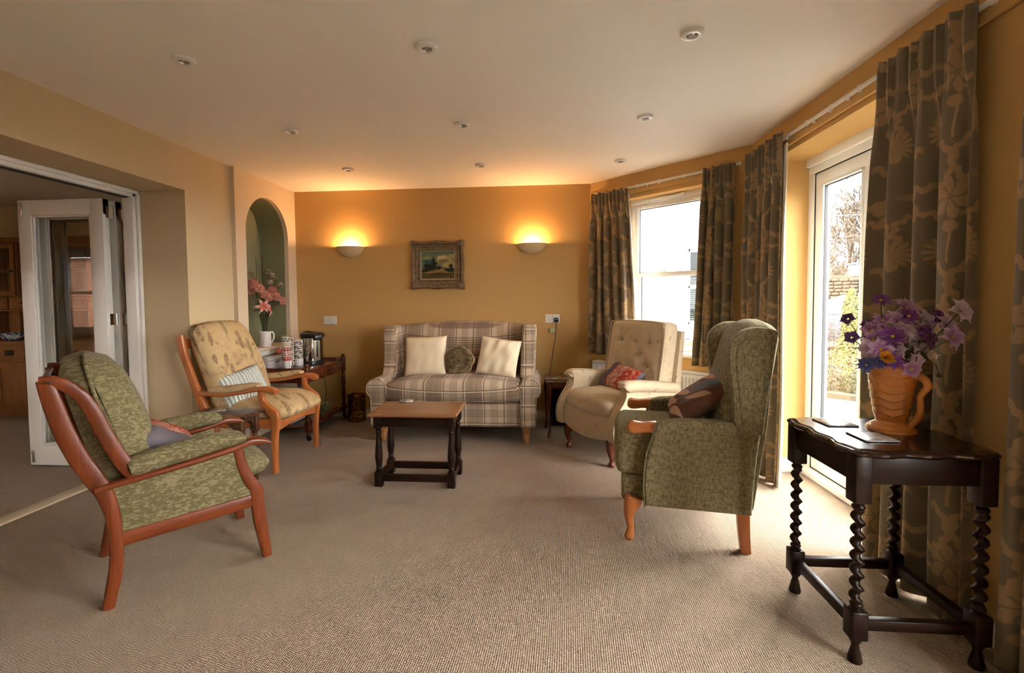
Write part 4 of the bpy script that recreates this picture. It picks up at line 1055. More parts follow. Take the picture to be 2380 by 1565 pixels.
def make_speaker():
    a = onz(1278, 990); b = onz(1319, 990); cx = (a.x+b.x)/2
    t = thing('speaker', 'tall black floor speaker with a red light behind the legs of the mahogany table', 'speaker', (cx, a.y+0.10, 0))
    MB().bbox(-0.088, 0.088, -0.10, 0.11, 0.0, 0.402, 0.006).build('cabinet', MAT['black_plastic'], t, 30)
    tr_ = Tree('black_speaker_cloth', 0.9, 0.1, (0.004, 0.004, 0.005)); c = tr_.coord(); n = tr_.voro(c, 420); tr_.color(tr_.mix(tr_.step(n, 0.2, 0.6), (0.0, 0.0, 0.0), (0.012, 0.012, 0.013))); tr_.bump(n, 0.5, 0.003)
    MB().bbox(-0.080, 0.080, -0.108, -0.098, 0.008, 0.392, 0.003).build('grille', tr_.m, t, 30)
    e = Tree('red_standby_led', 0.4); e.inp('Emission Color', (1.0, 0.03, 0.01)); e.b.inputs['Emission Strength'].default_value = 6.0; e.b.inputs['Base Color'].default_value = (0.5, 0.02, 0.01, 1)
    p_ = ony(1299, 902, a.y-0.008)
    MB().lathe([(0.0, 0.002), (0.004, 0.001), (0.0045, 0.0)], 10).xform(Matrix.Translation((p_.x-cx, -0.108, p_.z)) @ Matrix.Rotation(PI/2, 4, 'X')).build('indicator_light', e.m, t, 60)
make_speaker()
# ---- barley-twist table by the glass door
BT = (1.250, 1.850)
def make_barley():
    dk = MAT['wood_oak_dark']; t = thing('barley_twist_table', 'dark oak side table with barley-twist legs and scalloped top beside the big curtain', 'table', (*BT, 0))
    def out(i):
        pts = []; a = 0.234-i; nseg = 40; rc = 0.026
        for e in range(4):
            c_, s_ = (1, 0, -1, 0)[e], (0, 1, 0, -1)[e]
            for k in range(nseg+1):
                s = -1+2*k/nseg; d = a+0.0065*math.cos(s*PI*3)-0.0065*abs(s)**8*0; x, y = s*(a-rc), -d
                pts.append((x*c_-y*s_, x*s_+y*c_))
            for k in range(1, 5):      # small rounded corner
                an = -PI/2+PI/2*k/5; x, y = a-rc+(rc-0.0065)*math.cos(an), -(a-rc)+(rc-0.0065)*math.sin(an)
                pts.append((x*c_-y*s_, x*s_+y*c_))
        return pts
    top_moulded(out, 0.712, 0.738, MAT['wood_oak_top'], t)
    L = 0.193
    for sx in (-1, 1):
        for sy in (-1, 1):
            mb = MB(); mb.bbox(-0.027, 0.027, -0.027, 0.027, 0.555, 0.716, 0.004); mb.bbox(-0.027, 0.027, -0.027, 0.027, 0.085, 0.185, 0.006)
            mb.lathe([(0.021, 0.0), (0.023, 0.006), (0.021, 0.016), (0.013, 0.05), (0.011, 0.062), (0.018, 0.074), (0.024, 0.086)], 18)
            mb.lathe([(0.024, 0.184), (0.014, 0.192), (0.020, 0.199), (0.020, 0.204), (0.013, 0.210)], 18); mb.lathe([(0.013, 0.528), (0.020, 0.534), (0.020, 0.540), (0.014, 0.547), (0.024, 0.556)], 18)
            n, seg, vs_, fs = 130, 14, [], []
            for k in range(n+1):
                z = lerp(0.205, 0.533, k/n); ph = 2*PI*(z-0.205)/0.0455*(1 if sx > 0 else -1)
                e_ = 0.0066*sstep(0, 0.06, k/n)*sstep(1, 0.94, k/n)
                for q in range(seg):
                    th_ = 2*PI*q/seg; vs_.append((e_*math.cos(ph)+0.0158*math.cos(th_), e_*math.sin(ph)+0.0158*math.sin(th_), z))
            for k in range(n):
                for q in range(seg): w_ = (q+1) % seg; fs.append((k*seg+q, k*seg+w_, (k+1)*seg+w_, (k+1)*seg+q))
            mb.add(vs_, fs); mb.xform(Matrix.Translation((sx*L, sy*L, 0))); mb.build('leg', dk, t, 60)
    for sy in (-1, 1):
        MB().bbox(-L, L, sy*L-0.012, sy*L+0.012, 0.618, 0.713, 0.003).build('apron', dk, t, 30)
        MB().bbox(-L, L, sy*L-0.014, sy*L+0.014, 0.115, 0.152, 0.004).build('stretcher', dk, t, 30)
    for sx in (-1, 1):
        MB().bbox(sx*L-0.012, sx*L+0.012, -L, L, 0.618, 0.713, 0.003).build('apron', dk, t, 30)
        MB().bbox(sx*L-0.014, sx*L+0.014, -L, L, 0.115, 0.152, 0.004).build('stretcher', dk, t, 30)
make_barley()
ZT = 0.738
for px, py, lb in ((1940, 984, 'grey square placemat at the window corner of the barley-twist table'), (2027, 1018, 'grey square placemat in front of the orange jug')):
    p = onz(px, py, ZT); coaster((p.x, p.y, ZT), 0.115, 0.115, 0.0, lb, MAT['coaster_grey'], 0.006, 'placemats on the barley-twist table')

# ---- dinky things on the back wall: downlights, wall lights, painting, sockets
def make_downlight():
    t = thing('downlight', 'round white recessed ceiling spotlight with a turned-off bulb', 'light', (0, 0, H), 0, 'recessed ceiling spotlights')
    MB().lathe([(0.024, -0.012), (0.028, -0.016), (0.044, -0.014), (0.050, -0.008), (0.051, 0.002)], 28, cap=False).build('bezel', MAT['white_plastic'], t, 60)
    MB().lathe([(0.0, -0.004), (0.012, -0.005), (0.0125, -0.003), (0.021, -0.004), (0.0225, -0.010), (0.0242, -0.0125), (0.0242, 0.0)], 24, cap=False).build('lamp', MAT['steel'], t, 60)
    return t
dl = make_downlight(); first = True
for j in range(3):
    for i in range(3):
        loc = (-1.6949+1.1756*i, 2.1746+0.9553*j, H)
        lb = 'round white ceiling spotlight %s, %s' % (('in the row farthest from the yellow wall', 'in the middle row', 'in the row nearest the yellow wall')[j], ('folding-door side', 'centre column', 'window side')[i])
        if first: dl.location = loc; dl['label'] = lb; first = False
        else: dup(dl, loc, None, lb)
def make_sconce(px, lb):
    a = ony(px, 572, YB)
    t = thing('wall_light', lb, 'light', (a.x, YB, 1.700), 0, 'plaster wall lights on the yellow wall')
    pr = [(0.0, 0.0), (0.3, 0.006), (0.58, 0.024), (0.80, 0.052), (0.93, 0.080), (1.0, 0.108), (0.97, 0.110), (0.90, 0.082), (0.76, 0.056), (0.52, 0.031), (0.0, 0.014)]
    MB().lathe([(r*0.155, z) for r, z in pr], 40, (0, 0, 0), PI, 2*PI, 1.0, 0.80, cap=False).build('bowl', MAT['plaster'], t, 60)
    b = MB().lathe([(0.0, 0.040), (0.012, 0.042), (0.016, 0.055), (0.012, 0.078), (0.0, 0.084)], 14, (0, -0.055, 0)).build('bulb', MAT['bulb'], t, 60)
    l = bpy.data.lights.new('warm_bulb_light', 'POINT'); l.energy = 3.6; l.color = (1.0, 0.60, 0.30); l.shadow_soft_size = 0.020
    lo_ = bpy.data.objects.new('bulb_light', l); COL.objects.link(lo_); lo_.parent = t; lo_.location = (0, -0.052, 0.098)
MAT['plaster'] = plain('cream_plaster', (0.72, 0.56, 0.33), 0.7, 0.2, 0.03)
_e = Tree('warm_lit_bulb', 0.5); _e.inp('Emission Color', (1.0, 0.72, 0.36)); _e.b.inputs['Emission Strength'].default_value = 25.0; MAT['bulb'] = _e.m
make_sconce(814.5, 'half-bowl plaster wall light above the trolley end of the sofa')
make_sconce(1237.5, 'half-bowl plaster wall light between the painting and the bay curtain')

def painting_mat():
    """small oil landscape: cloudy sky, dark trees, winding sandy road"""
    t = Tree('oil_landscape', 0.35, 0.4); c = t.coord(); x, _, z = t.xyz(c)
    n = t.noise(c, 26, 4, 0.6); n2 = t.noise(c, 70, 3); n3 = t.noise(c, 11, 3)
    def blob(px, pz, rx, rz, soft=0.25, j=0.5):
        dx = (x-px)/rx; dz = (z-pz)/rz
        return 1.0-t.step(t.math('SQRT', dx*dx+dz*dz)+(n-0.5)*(j*1.6)+(n2-0.5)*(j*1.8), 1-soft, 1+soft)
    sky = t.mix(n3, (0.075, 0.115, 0.085), (0.165, 0.20, 0.115))
    col = sky
    for a in ((-0.09, 0.035, 0.06, 0.035, (0.03, 0.10, 0.105)), (0.075, 0.055, 0.085, 0.05, (0.34, 0.27, 0.13)), (0.04, 0.075, 0.05, 0.022, (0.50, 0.41, 0.20)), (0.06, 0.038, 0.05, 0.022, (0.17, 0.135, 0.06)), (0.12, 0.00, 0.08, 0.028, (0.38, 0.30, 0.12)), (-0.11, 0.075, 0.05, 0.02, (0.26, 0.26, 0.12)), (0.15, 0.09, 0.04, 0.02, (0.30, 0.29, 0.15))):
        col = t.mix(blob(*a[:4]), col, a[4])
    land = 1.0-t.step(z+(n-0.5)*0.03+t.math('ABSOLUTE', x)*0.05, -0.034, -0.028)
    col = t.mix(land, col, t.mix(n, (0.055, 0.034, 0.010), (0.14, 0.088, 0.028)))
    road = (1.0-t.step(t.math('ABSOLUTE', x-0.02+(z+0.06)*0.9), 0.018, 0.045))*land
    col = t.mix(blob(-0.04, -0.075, 0.10, 0.012, 0.3), col, (0.30, 0.185, 0.055)); col = t.mix(blob(0.09, -0.075, 0.07, 0.011, 0.3), col, (0.33, 0.18, 0.05)); col = t.mix(blob(0.02, -0.052, 0.05, 0.008, 0.3), col, (0.36, 0.25, 0.08))
    col = t.mix(blob(0.02, -0.098, 0.10, 0.02, 0.3), col, (0.06, 0.040, 0.010))
    for a in ((-0.09, -0.022, 0.062, 0.036), (-0.118, -0.010, 0.03, 0.026), (-0.045, 0.045, 0.018, 0.025), (-0.042, 0.015, 0.032, 0.022), (-0.042, -0.012, 0.026, 0.03), (0.008, -0.030, 0.026, 0.018), (0.135, -0.006, 0.022, 0.022), (0.14, -0.055, 0.06, 0.02), (-0.135, -0.062, 0.04, 0.01)):
        col = t.mix(blob(*a, 0.12, 0.8), col, (0.006, 0.010, 0.006))
    col = t.mix((1.0-t.step(t.math('ABSOLUTE', x-0.137), 0.002, 0.004))*(1.0-t.step(z, -0.02, -0.015))*land, col, (0.01, 0.01, 0.006))
    t.color(col); t.bump(n2, 0.3, 0.003); return t.m
def make_painting():
    a, b = ony(951, 559, YB-0.03), ony(1083, 673, YB-0.03); cx, cz = (a.x+b.x)/2, (a.z+b.z)/2
    t = thing('framed_painting', 'small oil landscape of trees and a road in an ornate distressed frame', 'painting', (cx, YB, cz))
    hw, hh = 0.282, 0.252
    fm = Tree('distressed_gilt_frame', 0.5, 0.35); c = fm.coord(); n = fm.noise(c, 30, 4, 0.65); n2 = fm.noise(c, 80, 3)
    fm.color(fm.mix(fm.step(n, 0.3, 0.7), (0.135, 0.086, 0.044), (0.235, 0.165, 0.098))); fm.bump(n2, 0.4, 0.003)
    # moulded frame: profile swept round the rectangle, outline swept up at the corners
    prof = [(0.0, -0.004), (0.0, -0.032), (0.012, -0.052), (0.028, -0.050), (0.036, -0.034), (0.044, -0.030), (0.050, -0.038), (0.058, -0.038), (0.062, -0.026), (0.082, -0.022), (0.088, -0.030), (0.096, -0.030), (0.102, -0.016), (0.108, -0.010)]
    N = 20; pts = []
    for e in range(4):
        for k in range(N): pts.append((e, k/N))
    vs_, fs = [], []
    for e, s in pts:
        for d, y in prof:
            sc_ = -1+2*s; w_ = 0.010*(math.cos(sc_*PI*2)-1)*0.5*(1-d/0.11)+0.004*math.cos(sc_*PI)*0
            ax = (hw-d); az = (hh-d)
            if e == 0: p_ = (sc_*ax, -(az+w_))
            elif e == 1: p_ = (ax+w_, sc_*az)
            elif e == 2: p_ = (-sc_*ax, az+w_)
            else: p_ = (-(ax+w_), -sc_*az)
            vs_.append((p_[0], y, p_[1]))
    m = len(prof); M_ = len(pts)
    for i in range(M_):
        j = (i+1) % M_
        for k in range(m-1): fs.append((i*m+k, j*m+k, j*m+k+1, i*m+k+1))
    MB().add(vs_, fs).build('frame', fm.m, t, 50)
    for sx in (-1, 1):
        for sz in (-1, 1):
            sh = MB()
            for k in range(9):
                aa = k/9*2*PI; sh.puff((sx*(hw-0.030)+0.020*math.cos(aa), -0.046, sz*(hh-0.030)+0.020*math.sin(aa)), (0.026, 0.018, 0.026), 0.009, 2)
            sh.puff((sx*(hw-0.03), -0.050, sz*(hh-0.03)), (0.03, 0.02, 0.03), 0.01, 2)
            sh.build('corner_ornament', fm.m, t, 60)
    sl = MB()
    for q in ((-0.180, -0.172, -0.150, 0.150), (0.172, 0.180, -0.150, 0.150), (-0.180, 0.180, -0.150, -0.142), (-0.180, 0.180, 0.142, 0.150)): sl.bbox(q[0], q[1], -0.016, -0.006, q[2], q[3], 0.002)
    sl.build('slip', plain('pale_slip', (0.45, 0.43, 0.32), 0.5), t, 30)
    MB().box(-0.174, 0.174, -0.012, -0.008, -0.144, 0.144).build('canvas', painting_mat(), t, 0)
    MB().box(-0.27, 0.27, -0.006, -0.0, -0.24, 0.24).build('backing', MAT['wood_walnut'], t, 0)
make_painting()
def make_socket(px, py, lb):
    a = ony(px, py, YB)
    t = thing('wall_socket', lb, 'socket', (a.x, YB, a.z))
    pm = MAT['white_plastic']; MB().bbox(-0.074, 0.074, -0.011, 0.0, -0.044, 0.044, 0.005, 3).build('faceplate', pm, t, 40)
    for s in (-1, 1):
        pins = MB()
        for dx, dz, w_, h_ in ((0, 0.012, 0.004, 0.009), (-0.011, -0.008, 0.007, 0.004), (0.011, -0.008, 0.007, 0.004)): pins.box(s*0.036+dx-w_/2, s*0.036+dx+w_/2, -0.0118, -0.0105, dz-0.006-h_/2, dz-0.006+h_/2)
        pins.build('pin_hole', MAT['black_plastic'], t, 0)
        MB().bbox(s*0.012-0.006, s*0.012+0.006, -0.016, -0.010, 0.018, 0.034, 0.002).build('switch', pm, t, 40)
    return a
make_socket(768, 745, 'white double socket on the yellow wall above the trolley')
sR = make_socket(1284, 741, 'white double socket with a black plug above the mahogany table')
nl = thing('plug_in_cap', 'round white plug-in cap in the socket above the trolley', 'plug', (ony(777, 746, YB).x, YB-0.011, ony(777, 746, YB).z))
MB().lathe([(0.033, 0.0), (0.034, 0.012), (0.030, 0.018), (0.0, 0.019)], 26).xform(Matrix.Rotation(PI/2, 4, 'X')).build('cap', MAT['white_plastic'], nl, 50)
for k in range(10):
    a = 2*PI*k/10; MB().puff((0.031*math.cos(a), -0.010, 0.031*math.sin(a)), (0.012, 0.018, 0.012), 0.005, 2).build('scallop', MAT['white_plastic'], nl, 60)
def make_plug():
    a = ony(1293, 744, YB-0.03); t = thing('power_plug', 'black mains plug and cable hanging down behind the mahogany table', 'plug', (a.x, YB-0.012, a.z))
    MB().puff((0, -0.017, 0), (0.048, 0.034, 0.05), 0.014, 5).build('body', MAT['black_plastic'], t, 60)
    MB().box(-0.018, 0.018, -0.0348, -0.0338, -0.012, 0.008).build('rating_sticker', MAT['coaster_grey'], t, 0)
    pts = []
    for px, py, d in ((1293, 752, 0.030), (1292, 764, 0.028), (1290, 790, 0.03), (1286, 812, 0.03), (1283, 835, 0.03), (1279, 860, 0.03), (1276, 885, 0.03), (1274, 930, 0.04), (1276, 985, 0.06)):
        q = ony(px, py, YB-d); pts.append((q.x-a.x, -d+0.012, q.z-a.z))
    pts[-1] = (pts[-1][0], pts[-1][1], -a.z+0.012)
    MB().tube(cr(pts, 5), 0.0035, 6).build('cable', MAT['black_plastic'], t, 60)
    tg = ony(1284, 768, YB-0.028)
    MB().bbox(tg.x-a.x-0.026, tg.x-a.x+0.030, -0.019, -0.014, tg.z-a.z-0.024, tg.z-a.z+0.022, 0.004).build('tag', plain('pale_green_tag', (0.42, 0.50, 0.32), 0.4), t, 40)
make_plug()
# ---- brass bin
def make_bin():
    a = onz(832, 977); t = thing('waste_bin', 'small embossed brass waste bin on the carpet by the tartan sofa', 'bin', (a.x, a.y-0.02, 0))
    MB().lathe([(0.0, 0.004), (0.084, 0.004), (0.086, 0.0), (0.090, 0.006), (0.087, 0.02), (0.090, 0.03), (0.089, 0.245), (0.092, 0.252), (0.088, 0.262), (0.093, 0.272), (0.090, 0.278), (0.085, 0.272), (0.084, 0.03)], 40, cap=False).build('body', MAT['brass'], t, 50)
    for z in (0.026, 0.25): MB().lathe([(0.0905, z-0.005), (0.0935, z), (0.0905, z+0.005)], 40, cap=False).build('rim_band', MAT['brass'], t, 60)
make_bin()
# ------------------------------------------------------------------ tea trolley under the alcove, and what stands on it
TY0, TY1, TX0, TX1 = 3.995, 4.785, -2.575, -2.075
ZTR = 0.628
def make_trolley():
    wd = MAT['wood_mahog_dark']
    t = thing('tea_trolley', 'dark mahogany tea trolley with turned posts on castors under the alcove', 'trolley', ((TX0+TX1)/2, (TY0+TY1)/2, 0))
    hx, hy = (TX1-TX0)/2, (TY1-TY0)/2
    MB().bbox(-hx, hx, -hy, hy, ZTR-0.018, ZTR, 0.004).build('top', MAT['wood_mahog_dark'], t, 30)
    for x in (-hx+0.006, hx-0.006):
        MB().bbox(x-0.008, x+0.008, -hy, hy, ZTR-0.11, ZTR-0.006, 0.003).build('side_board', wd, t, 30)
    for y in (-hy+0.006, hy-0.006):
        MB().bbox(-hx, hx, y-0.008, y+0.008, ZTR-0.11, ZTR+0.022, 0.003).build('end_board', wd, t, 30)
    dr = MB().bbox(hx+0.000, hx+0.009, -0.20, 0.235, ZTR-0.096, ZTR-0.022, 0.004).build('drawer', wd, t, 30)
    MB().lathe([(0.006, 0), (0.006, 0.010), (0.011, 0.016), (0.0, 0.024)], 12).xform(Matrix.Translation((hx+0.008, 0.03, ZTR-0.058)) @ Matrix.Rotation(PI/2, 4, 'Y')).build('knob', MAT['dark_metal'], dr, 60)
    prof = [(0.014, 0.165), (0.020, 0.175), (0.014, 0.185), (0.017, 0.21), (0.021, 0.25), (0.018, 0.30), (0.014, 0.325), (0.020, 0.332), (0.014, 0.342), (0.018, 0.37), (0.021, 0.42), (0.016, 0.48), (0.013, 0.50), (0.020, 0.508), (0.016, 0.52)]
    fin = [(0.010, 0.655), (0.010, 0.662), (0.019, 0.672), (0.019, 0.680), (0.012, 0.686), (0.0, 0.688)]
    for sx in (-1, 1):
        for sy in (-1, 1):
            mb = MB().lathe(prof, 16); mb.lathe(fin, 16); mb.bbox(-0.020, 0.020, -0.020, 0.020, 0.515, 0.658, 0.004); mb.bbox(-0.022, 0.022, -0.022, 0.022, 0.085, 0.168, 0.005); mb.lathe([(0.012, 0.05), (0.016, 0.06), (0.012, 0.075), (0.018, 0.086)], 14)
            mb.xform(Matrix.Translation((sx*(hx-0.008), sy*(hy-0.008), 0))); mb.build('post', wd, t, 50)
            cs = MB().lathe([(0.0, -0.010), (0.019, -0.010), (0.022, 0.0), (0.019, 0.010), (0.0, 0.010)], 18); cs.xform(Matrix.Translation((sx*(hx-0.008)+0.012, sy*(hy-0.008), 0.022)) @ Matrix.Rotation(PI/2, 4, 'X'))
            cs.bbox(sx*(hx-0.008)-0.014, sx*(hx-0.008)+0.016, sy*(hy-0.008)-0.014, sy*(hy-0.008)+0.014, 0.030, 0.056, 0.006); cs.build('castor', MAT['black_plastic'], t, 50)
    MB().bbox(-hx+0.01, hx-0.01, -hy+0.01, hy-0.01, 0.115, 0.130, 0.004).build('shelf', wd, t, 30)
    for x in (-hx+0.008, hx-0.008): MB().bbox(x-0.006, x+0.006, -hy, hy, 0.098, 0.142, 0.003).build('shelf_edge', wd, t, 30)
make_trolley()
# ---- hot water urn
def make_urn():
    a = onz(729, 849, ZTR); t = thing('hot_water_urn', 'chrome and black electric hot water urn on the tea trolley', 'urn', (a.x-0.058, a.y+0.092, ZTR), math.radians(52))
    # spout side is local -y
    def ring(r, z, dy=0.0, sq=2.6):
        o = []
        for k in range(36):
            a_ = 2*PI*k/36; c_, s_ = math.cos(a_), math.sin(a_)
            o.append((r*math.copysign(abs(c_)**(2/sq), c_), r*1.08*math.copysign(abs(s_)**(2/sq), s_)+dy, z))
        return o
    def loft(rings):
        m = 36; vs_ = [q for r in rings for q in r]; fs = []
        for j in range(len(rings)-1):
            for k in range(m): q = (k+1) % m; fs.append((j*m+k, j*m+q, (j+1)*m+q, (j+1)*m+k))
        fs.append(tuple(reversed(range(m)))); fs.append(tuple((len(rings)-1)*m+k for k in range(m)))
        return MB().add(vs_, fs)
    loft([ring(0.098, 0), ring(0.102, 0.006), ring(0.100, 0.038), ring(0.095, 0.042)]).build('base', MAT['black_plastic'], t, 40)
    loft([ring(0.094, 0.040), ring(0.095, 0.045), ring(0.095, 0.262)]).build('body', MAT['chrome_urn'], t, 40)
    lid = loft([ring(0.098, 0.258), ring(0.104, 0.265, -0.008), ring(0.106, 0.290, -0.012), ring(0.100, 0.303, -0.010), ring(0.080, 0.312, -0.004), ring(0.04, 0.316), ring(0.01, 0.317)]).build('lid', MAT['black_plastic'], t, 40)
    MB().bbox(-0.040, 0.040, -0.145, -0.085, 0.240, 0.292, 0.010, 3).build('spout', MAT['black_plastic'], t, 40)
    MB().bbox(-0.034, 0.034, -0.106, -0.090, 0.044, 0.258, 0.006).build('front_panel', MAT['urn_panel'], t, 40)
    MB().bbox(-0.008, 0.008, -0.109, -0.100, 0.075, 0.225, 0.003).build('level_gauge', MAT['black_plastic'], t, 40)
    MB().tube(cr([(0, -0.07, 0.312), (-0.05, -0.02, 0.322), (-0.07, 0.03, 0.312)], 5), 0.006, 8).build('handle', MAT['black_plastic'], t, 60)
MAT['chrome_urn'] = plain('polished_urn_steel', (0.62, 0.60, 0.57), 0.10, 0.5, 0.02, metal=1.0)
MAT['urn_panel'] = plain('champagne_urn_panel', (0.30, 0.245, 0.165), 0.35, 0.4, 0.03, metal=0.3)
make_urn()
# ---- two racks of stacked mugs
def mug_mat(name, a, b, sc_, lo, hi, grid=False):
    t = Tree(name, 0.18, 0.5, b); c = t.coord(); x, y, z = t.xyz(c)
    inb = t.step(z, 0.027, 0.028)*(1.0-t.step(z, 0.062, 0.063))
    if grid:    # printed squares
        an = t.math('ARCTAN2', y, x); f = t.math('ABSOLUTE', t.math('FRACT', an*(9/(2*PI)))-0.5); g = t.math('ABSOLUTE', t.math('FRACT', z*(1/0.024))-0.5)
        m = (1.0-t.step(f, 0.40, 0.43))*(1.0-t.step(g, 0.40, 0.43))
        if lo: m = m*t.step(t.noise(c, sc_, 2), lo, hi)
    else:
        m = t.step(t.voro(c, sc_)+t.noise(c, sc_*1.5, 2)*0.3, lo, hi)
    t.color(t.mix(inb*m, b, a)); return t.m
mugm = {'white': MAT['white_plastic'], 'red': mug_mat('red_print_mug', (0.45, 0.035, 0.022), (0.72, 0.66, 0.58), 60, 0, 0, True), 'redw': mug_mat('red_and_white_mug', (0.50, 0.06, 0.04), (0.75, 0.70, 0.62), 90, 0.45, 0.5, True),
        'beige': mug_mat('beige_mug', (0.55, 0.46, 0.36), (0.75, 0.70, 0.62), 60, 0.05, 0.1), 'spot': mug_mat('black_spot_mug', (0.02, 0.018, 0.016), (0.74, 0.70, 0.63), 105, 0.60, 0.68), 'grey': mug_mat('grey_floral_mug', (0.06, 0.055, 0.05), (0.62, 0.57, 0.49), 90, 0.62, 0.70)}
def make_mug(kind):
    mb = MB().lathe([(0.0, 0.004), (0.027, 0.004), (0.028, 0.0), (0.030, 0.0), (0.032, 0.012), (0.0350, 0.0245), (0.0385, 0.030), (0.039, 0.066), (0.0375, 0.066), (0.0365, 0.031), (0.033, 0.024), (0.0, 0.010)], 28, cap=False)
    return mb
def mugs(px, py, kinds, hdeg, what):
    a = onz(px, py, ZTR); x, y = a.x, a.y
    rk = thing('mug_rack', 'chrome wire mug rack holding the %s on the tea trolley' % what, 'rack', (x, y, ZTR))
    R_ = 0.046; top = 0.003+0.043*len(kinds)+0.035
    mb = MB()
    for k in range(4):
        an = math.radians(hdeg+45+90*k); mb2 = MB().tube([(R_*math.cos(an), R_*math.sin(an), 0.0), (R_*math.cos(an), R_*math.sin(an), top)], 0.002, 6); mb2.build('upright', MAT['chrome'], rk, 60)
    for z in (0.0025, top):
        MB().tube([(R_*math.cos(2*PI*k/24), R_*math.sin(2*PI*k/24), z) for k in range(25)], 0.002, 6).build('ring', MAT['chrome'], rk, 60)
    for i, kd in enumerate(kinds):
        o = thing('mug', '%s mug, number %d up from the tray in the %s' % ({'white': 'plain white', 'red': 'red patterned', 'redw': 'red and white patterned', 'beige': 'beige', 'spot': 'black-spotted white', 'grey': 'grey and white floral'}[kd], i+1, what), 'mug', (x, y, ZTR+0.005+0.043*i), math.radians(hdeg), what)
        make_mug(kd).build('cup', mugm[kd], o, 50)
        pts = [(0.037, 0, 0.057), (0.050, 0, 0.057), (0.059, 0, 0.049), (0.059, 0, 0.038), (0.050, 0, 0.030), (0.036, 0, 0.032)]
        MB().tube(cr(pts, 4), 0.0042, 8).build('handle', MAT['white_plastic'], o, 60)
mugs(668, 857, ['white', 'red', 'redw', 'red', 'beige', 'spot'], 10, 'red mug stack')
mugs(695, 851, ['white', 'grey', 'spot', 'grey', 'spot'], 200, 'grey mug stack')
MAT['enamel'] = plain('pale_grey_enamel', (0.36, 0.34, 0.33), 0.25, 0.5, 0.05)
# ---- bread bin behind the tan chair
def make_bread_bin():
    t = thing('bread_bin', 'pale grey bread bin on the trolley below the alcove sill', 'bin', (-2.502, 4.165, ZTR), PI/2)
    prof = [(-0.055, 0.0), (0.055, 0.0), (0.055, 0.092), (0.050, 0.108), (0.036, 0.115), (-0.042, 0.115), (-0.055, 0.103)]
    MB().prism([(y, z) for y, z in prof], -0.155, 0.155, 'yz', 0.004).build('body', MAT['enamel'], t, 30)
    MB().bbox(-0.150, 0.150, -0.061, -0.053, 0.012, 0.076, 0.003).build('door', MAT['enamel'], t, 30)
    MB().box(-0.155, 0.155, -0.0565, -0.0545, 0.0785, 0.082).build('seam', MAT['black_plastic'], t, 0)
    MB().bbox(-0.04, 0.04, -0.067, -0.059, 0.060, 0.068, 0.003).build('handle', MAT['black_plastic'], t, 40)
make_bread_bin()
pm_ = MB().puff((0, 0, 0.03), (0.055, 0.055, 0.058), 0.026, 6).build('sponge_ball', plain('coral_pink_foam', (0.62, 0.17, 0.12), 0.8, 0.1, 0.15, 60, 0.4, 80), None, 180)
a2 = onx(648, 818, -2.500); pm_.location = (-2.500, min(a2.y, 4.29), ZTR+0.113)
tag(pm_, 'small coral-pink ball on the bread bin beside the red mug stack', 'ball')
# ---- lower shelf: glass bowl, grey tub, clear beakers
def glass_mat(name, col, rough=0.03):
    t = Tree(name, rough, 0.5, col); t.b.inputs['Transmission Weight'].default_value = 0.9; t.b.inputs['IOR'].default_value = 1.45; c = t.coord(); t.bump(t.voro(c, 45), 0.7, 0.006); return t.m
MAT['cut_glass'] = glass_mat('pressed_green_glass', (0.60, 0.62, 0.45))
a = onz(752, 976, 0.13)
gb = thing('glass_bowl', 'pressed greenish glass bowl on the lower shelf of the trolley', 'bowl', (-2.175, 4.47, 0.131))
MB().lathe([(0.0, 0.008), (0.05, 0.008), (0.05, 0.0), (0.062, 0.0), (0.088, 0.05), (0.094, 0.112), (0.090, 0.112), (0.082, 0.05), (0.055, 0.012), (0.0, 0.012)], 36, cap=False).build('bowl', MAT['cut_glass'], gb, 60)
tb = thing('storage_tub', 'grey fabric storage tub with a dark badge on the trolley shelf', 'tub', (-2.38, 4.20, 0.131))
tubm = plain('grey_tub_fabric', (0.30, 0.285, 0.27), 0.85, 0.1, 0.1, 20, 0.3, 200)
MB().puff((0, 0, 0.145), (0.26, 0.30, 0.29), 0.02, 5).build('body', tubm, tb, 60)
MB().bbox(0.126, 0.134, -0.03, 0.03, 0.20, 0.25, 0.004).build('badge', plain('dark_badge', (0.05, 0.035, 0.03), 0.5), tb, 40)
bk = thing('beaker_stack', 'stack of clear plastic beakers on the trolley shelf', 'beakers', (-2.165, 4.27, 0.131))
bkm = Tree('clear_plastic', 0.08, 0.5, (0.75, 0.72, 0.74)); bkm.b.inputs['Transmission Weight'].default_value = 0.8; bkm.b.inputs['Alpha'].default_value = 0.6
for k in range(3): MB().lathe([(0.030, 0.0+0.03*k), (0.040, 0.20+0.03*k), (0.038, 0.20+0.03*k), (0.028, 0.004+0.03*k)], 20).build('beaker', bkm.m, bk, 60)
cab = MB().tube(cr([(-2.064, 4.30, 0.53), (-2.068, 4.325, 0.46), (-2.072, 4.355, 0.36), (-2.085, 4.350, 0.28), (-2.105, 4.335, 0.14)], 5), 0.0035, 6).build('cable', MAT['black_plastic'], None, 60)
tag(cab, 'black flex of the urn hanging below the trolley top', 'cable')

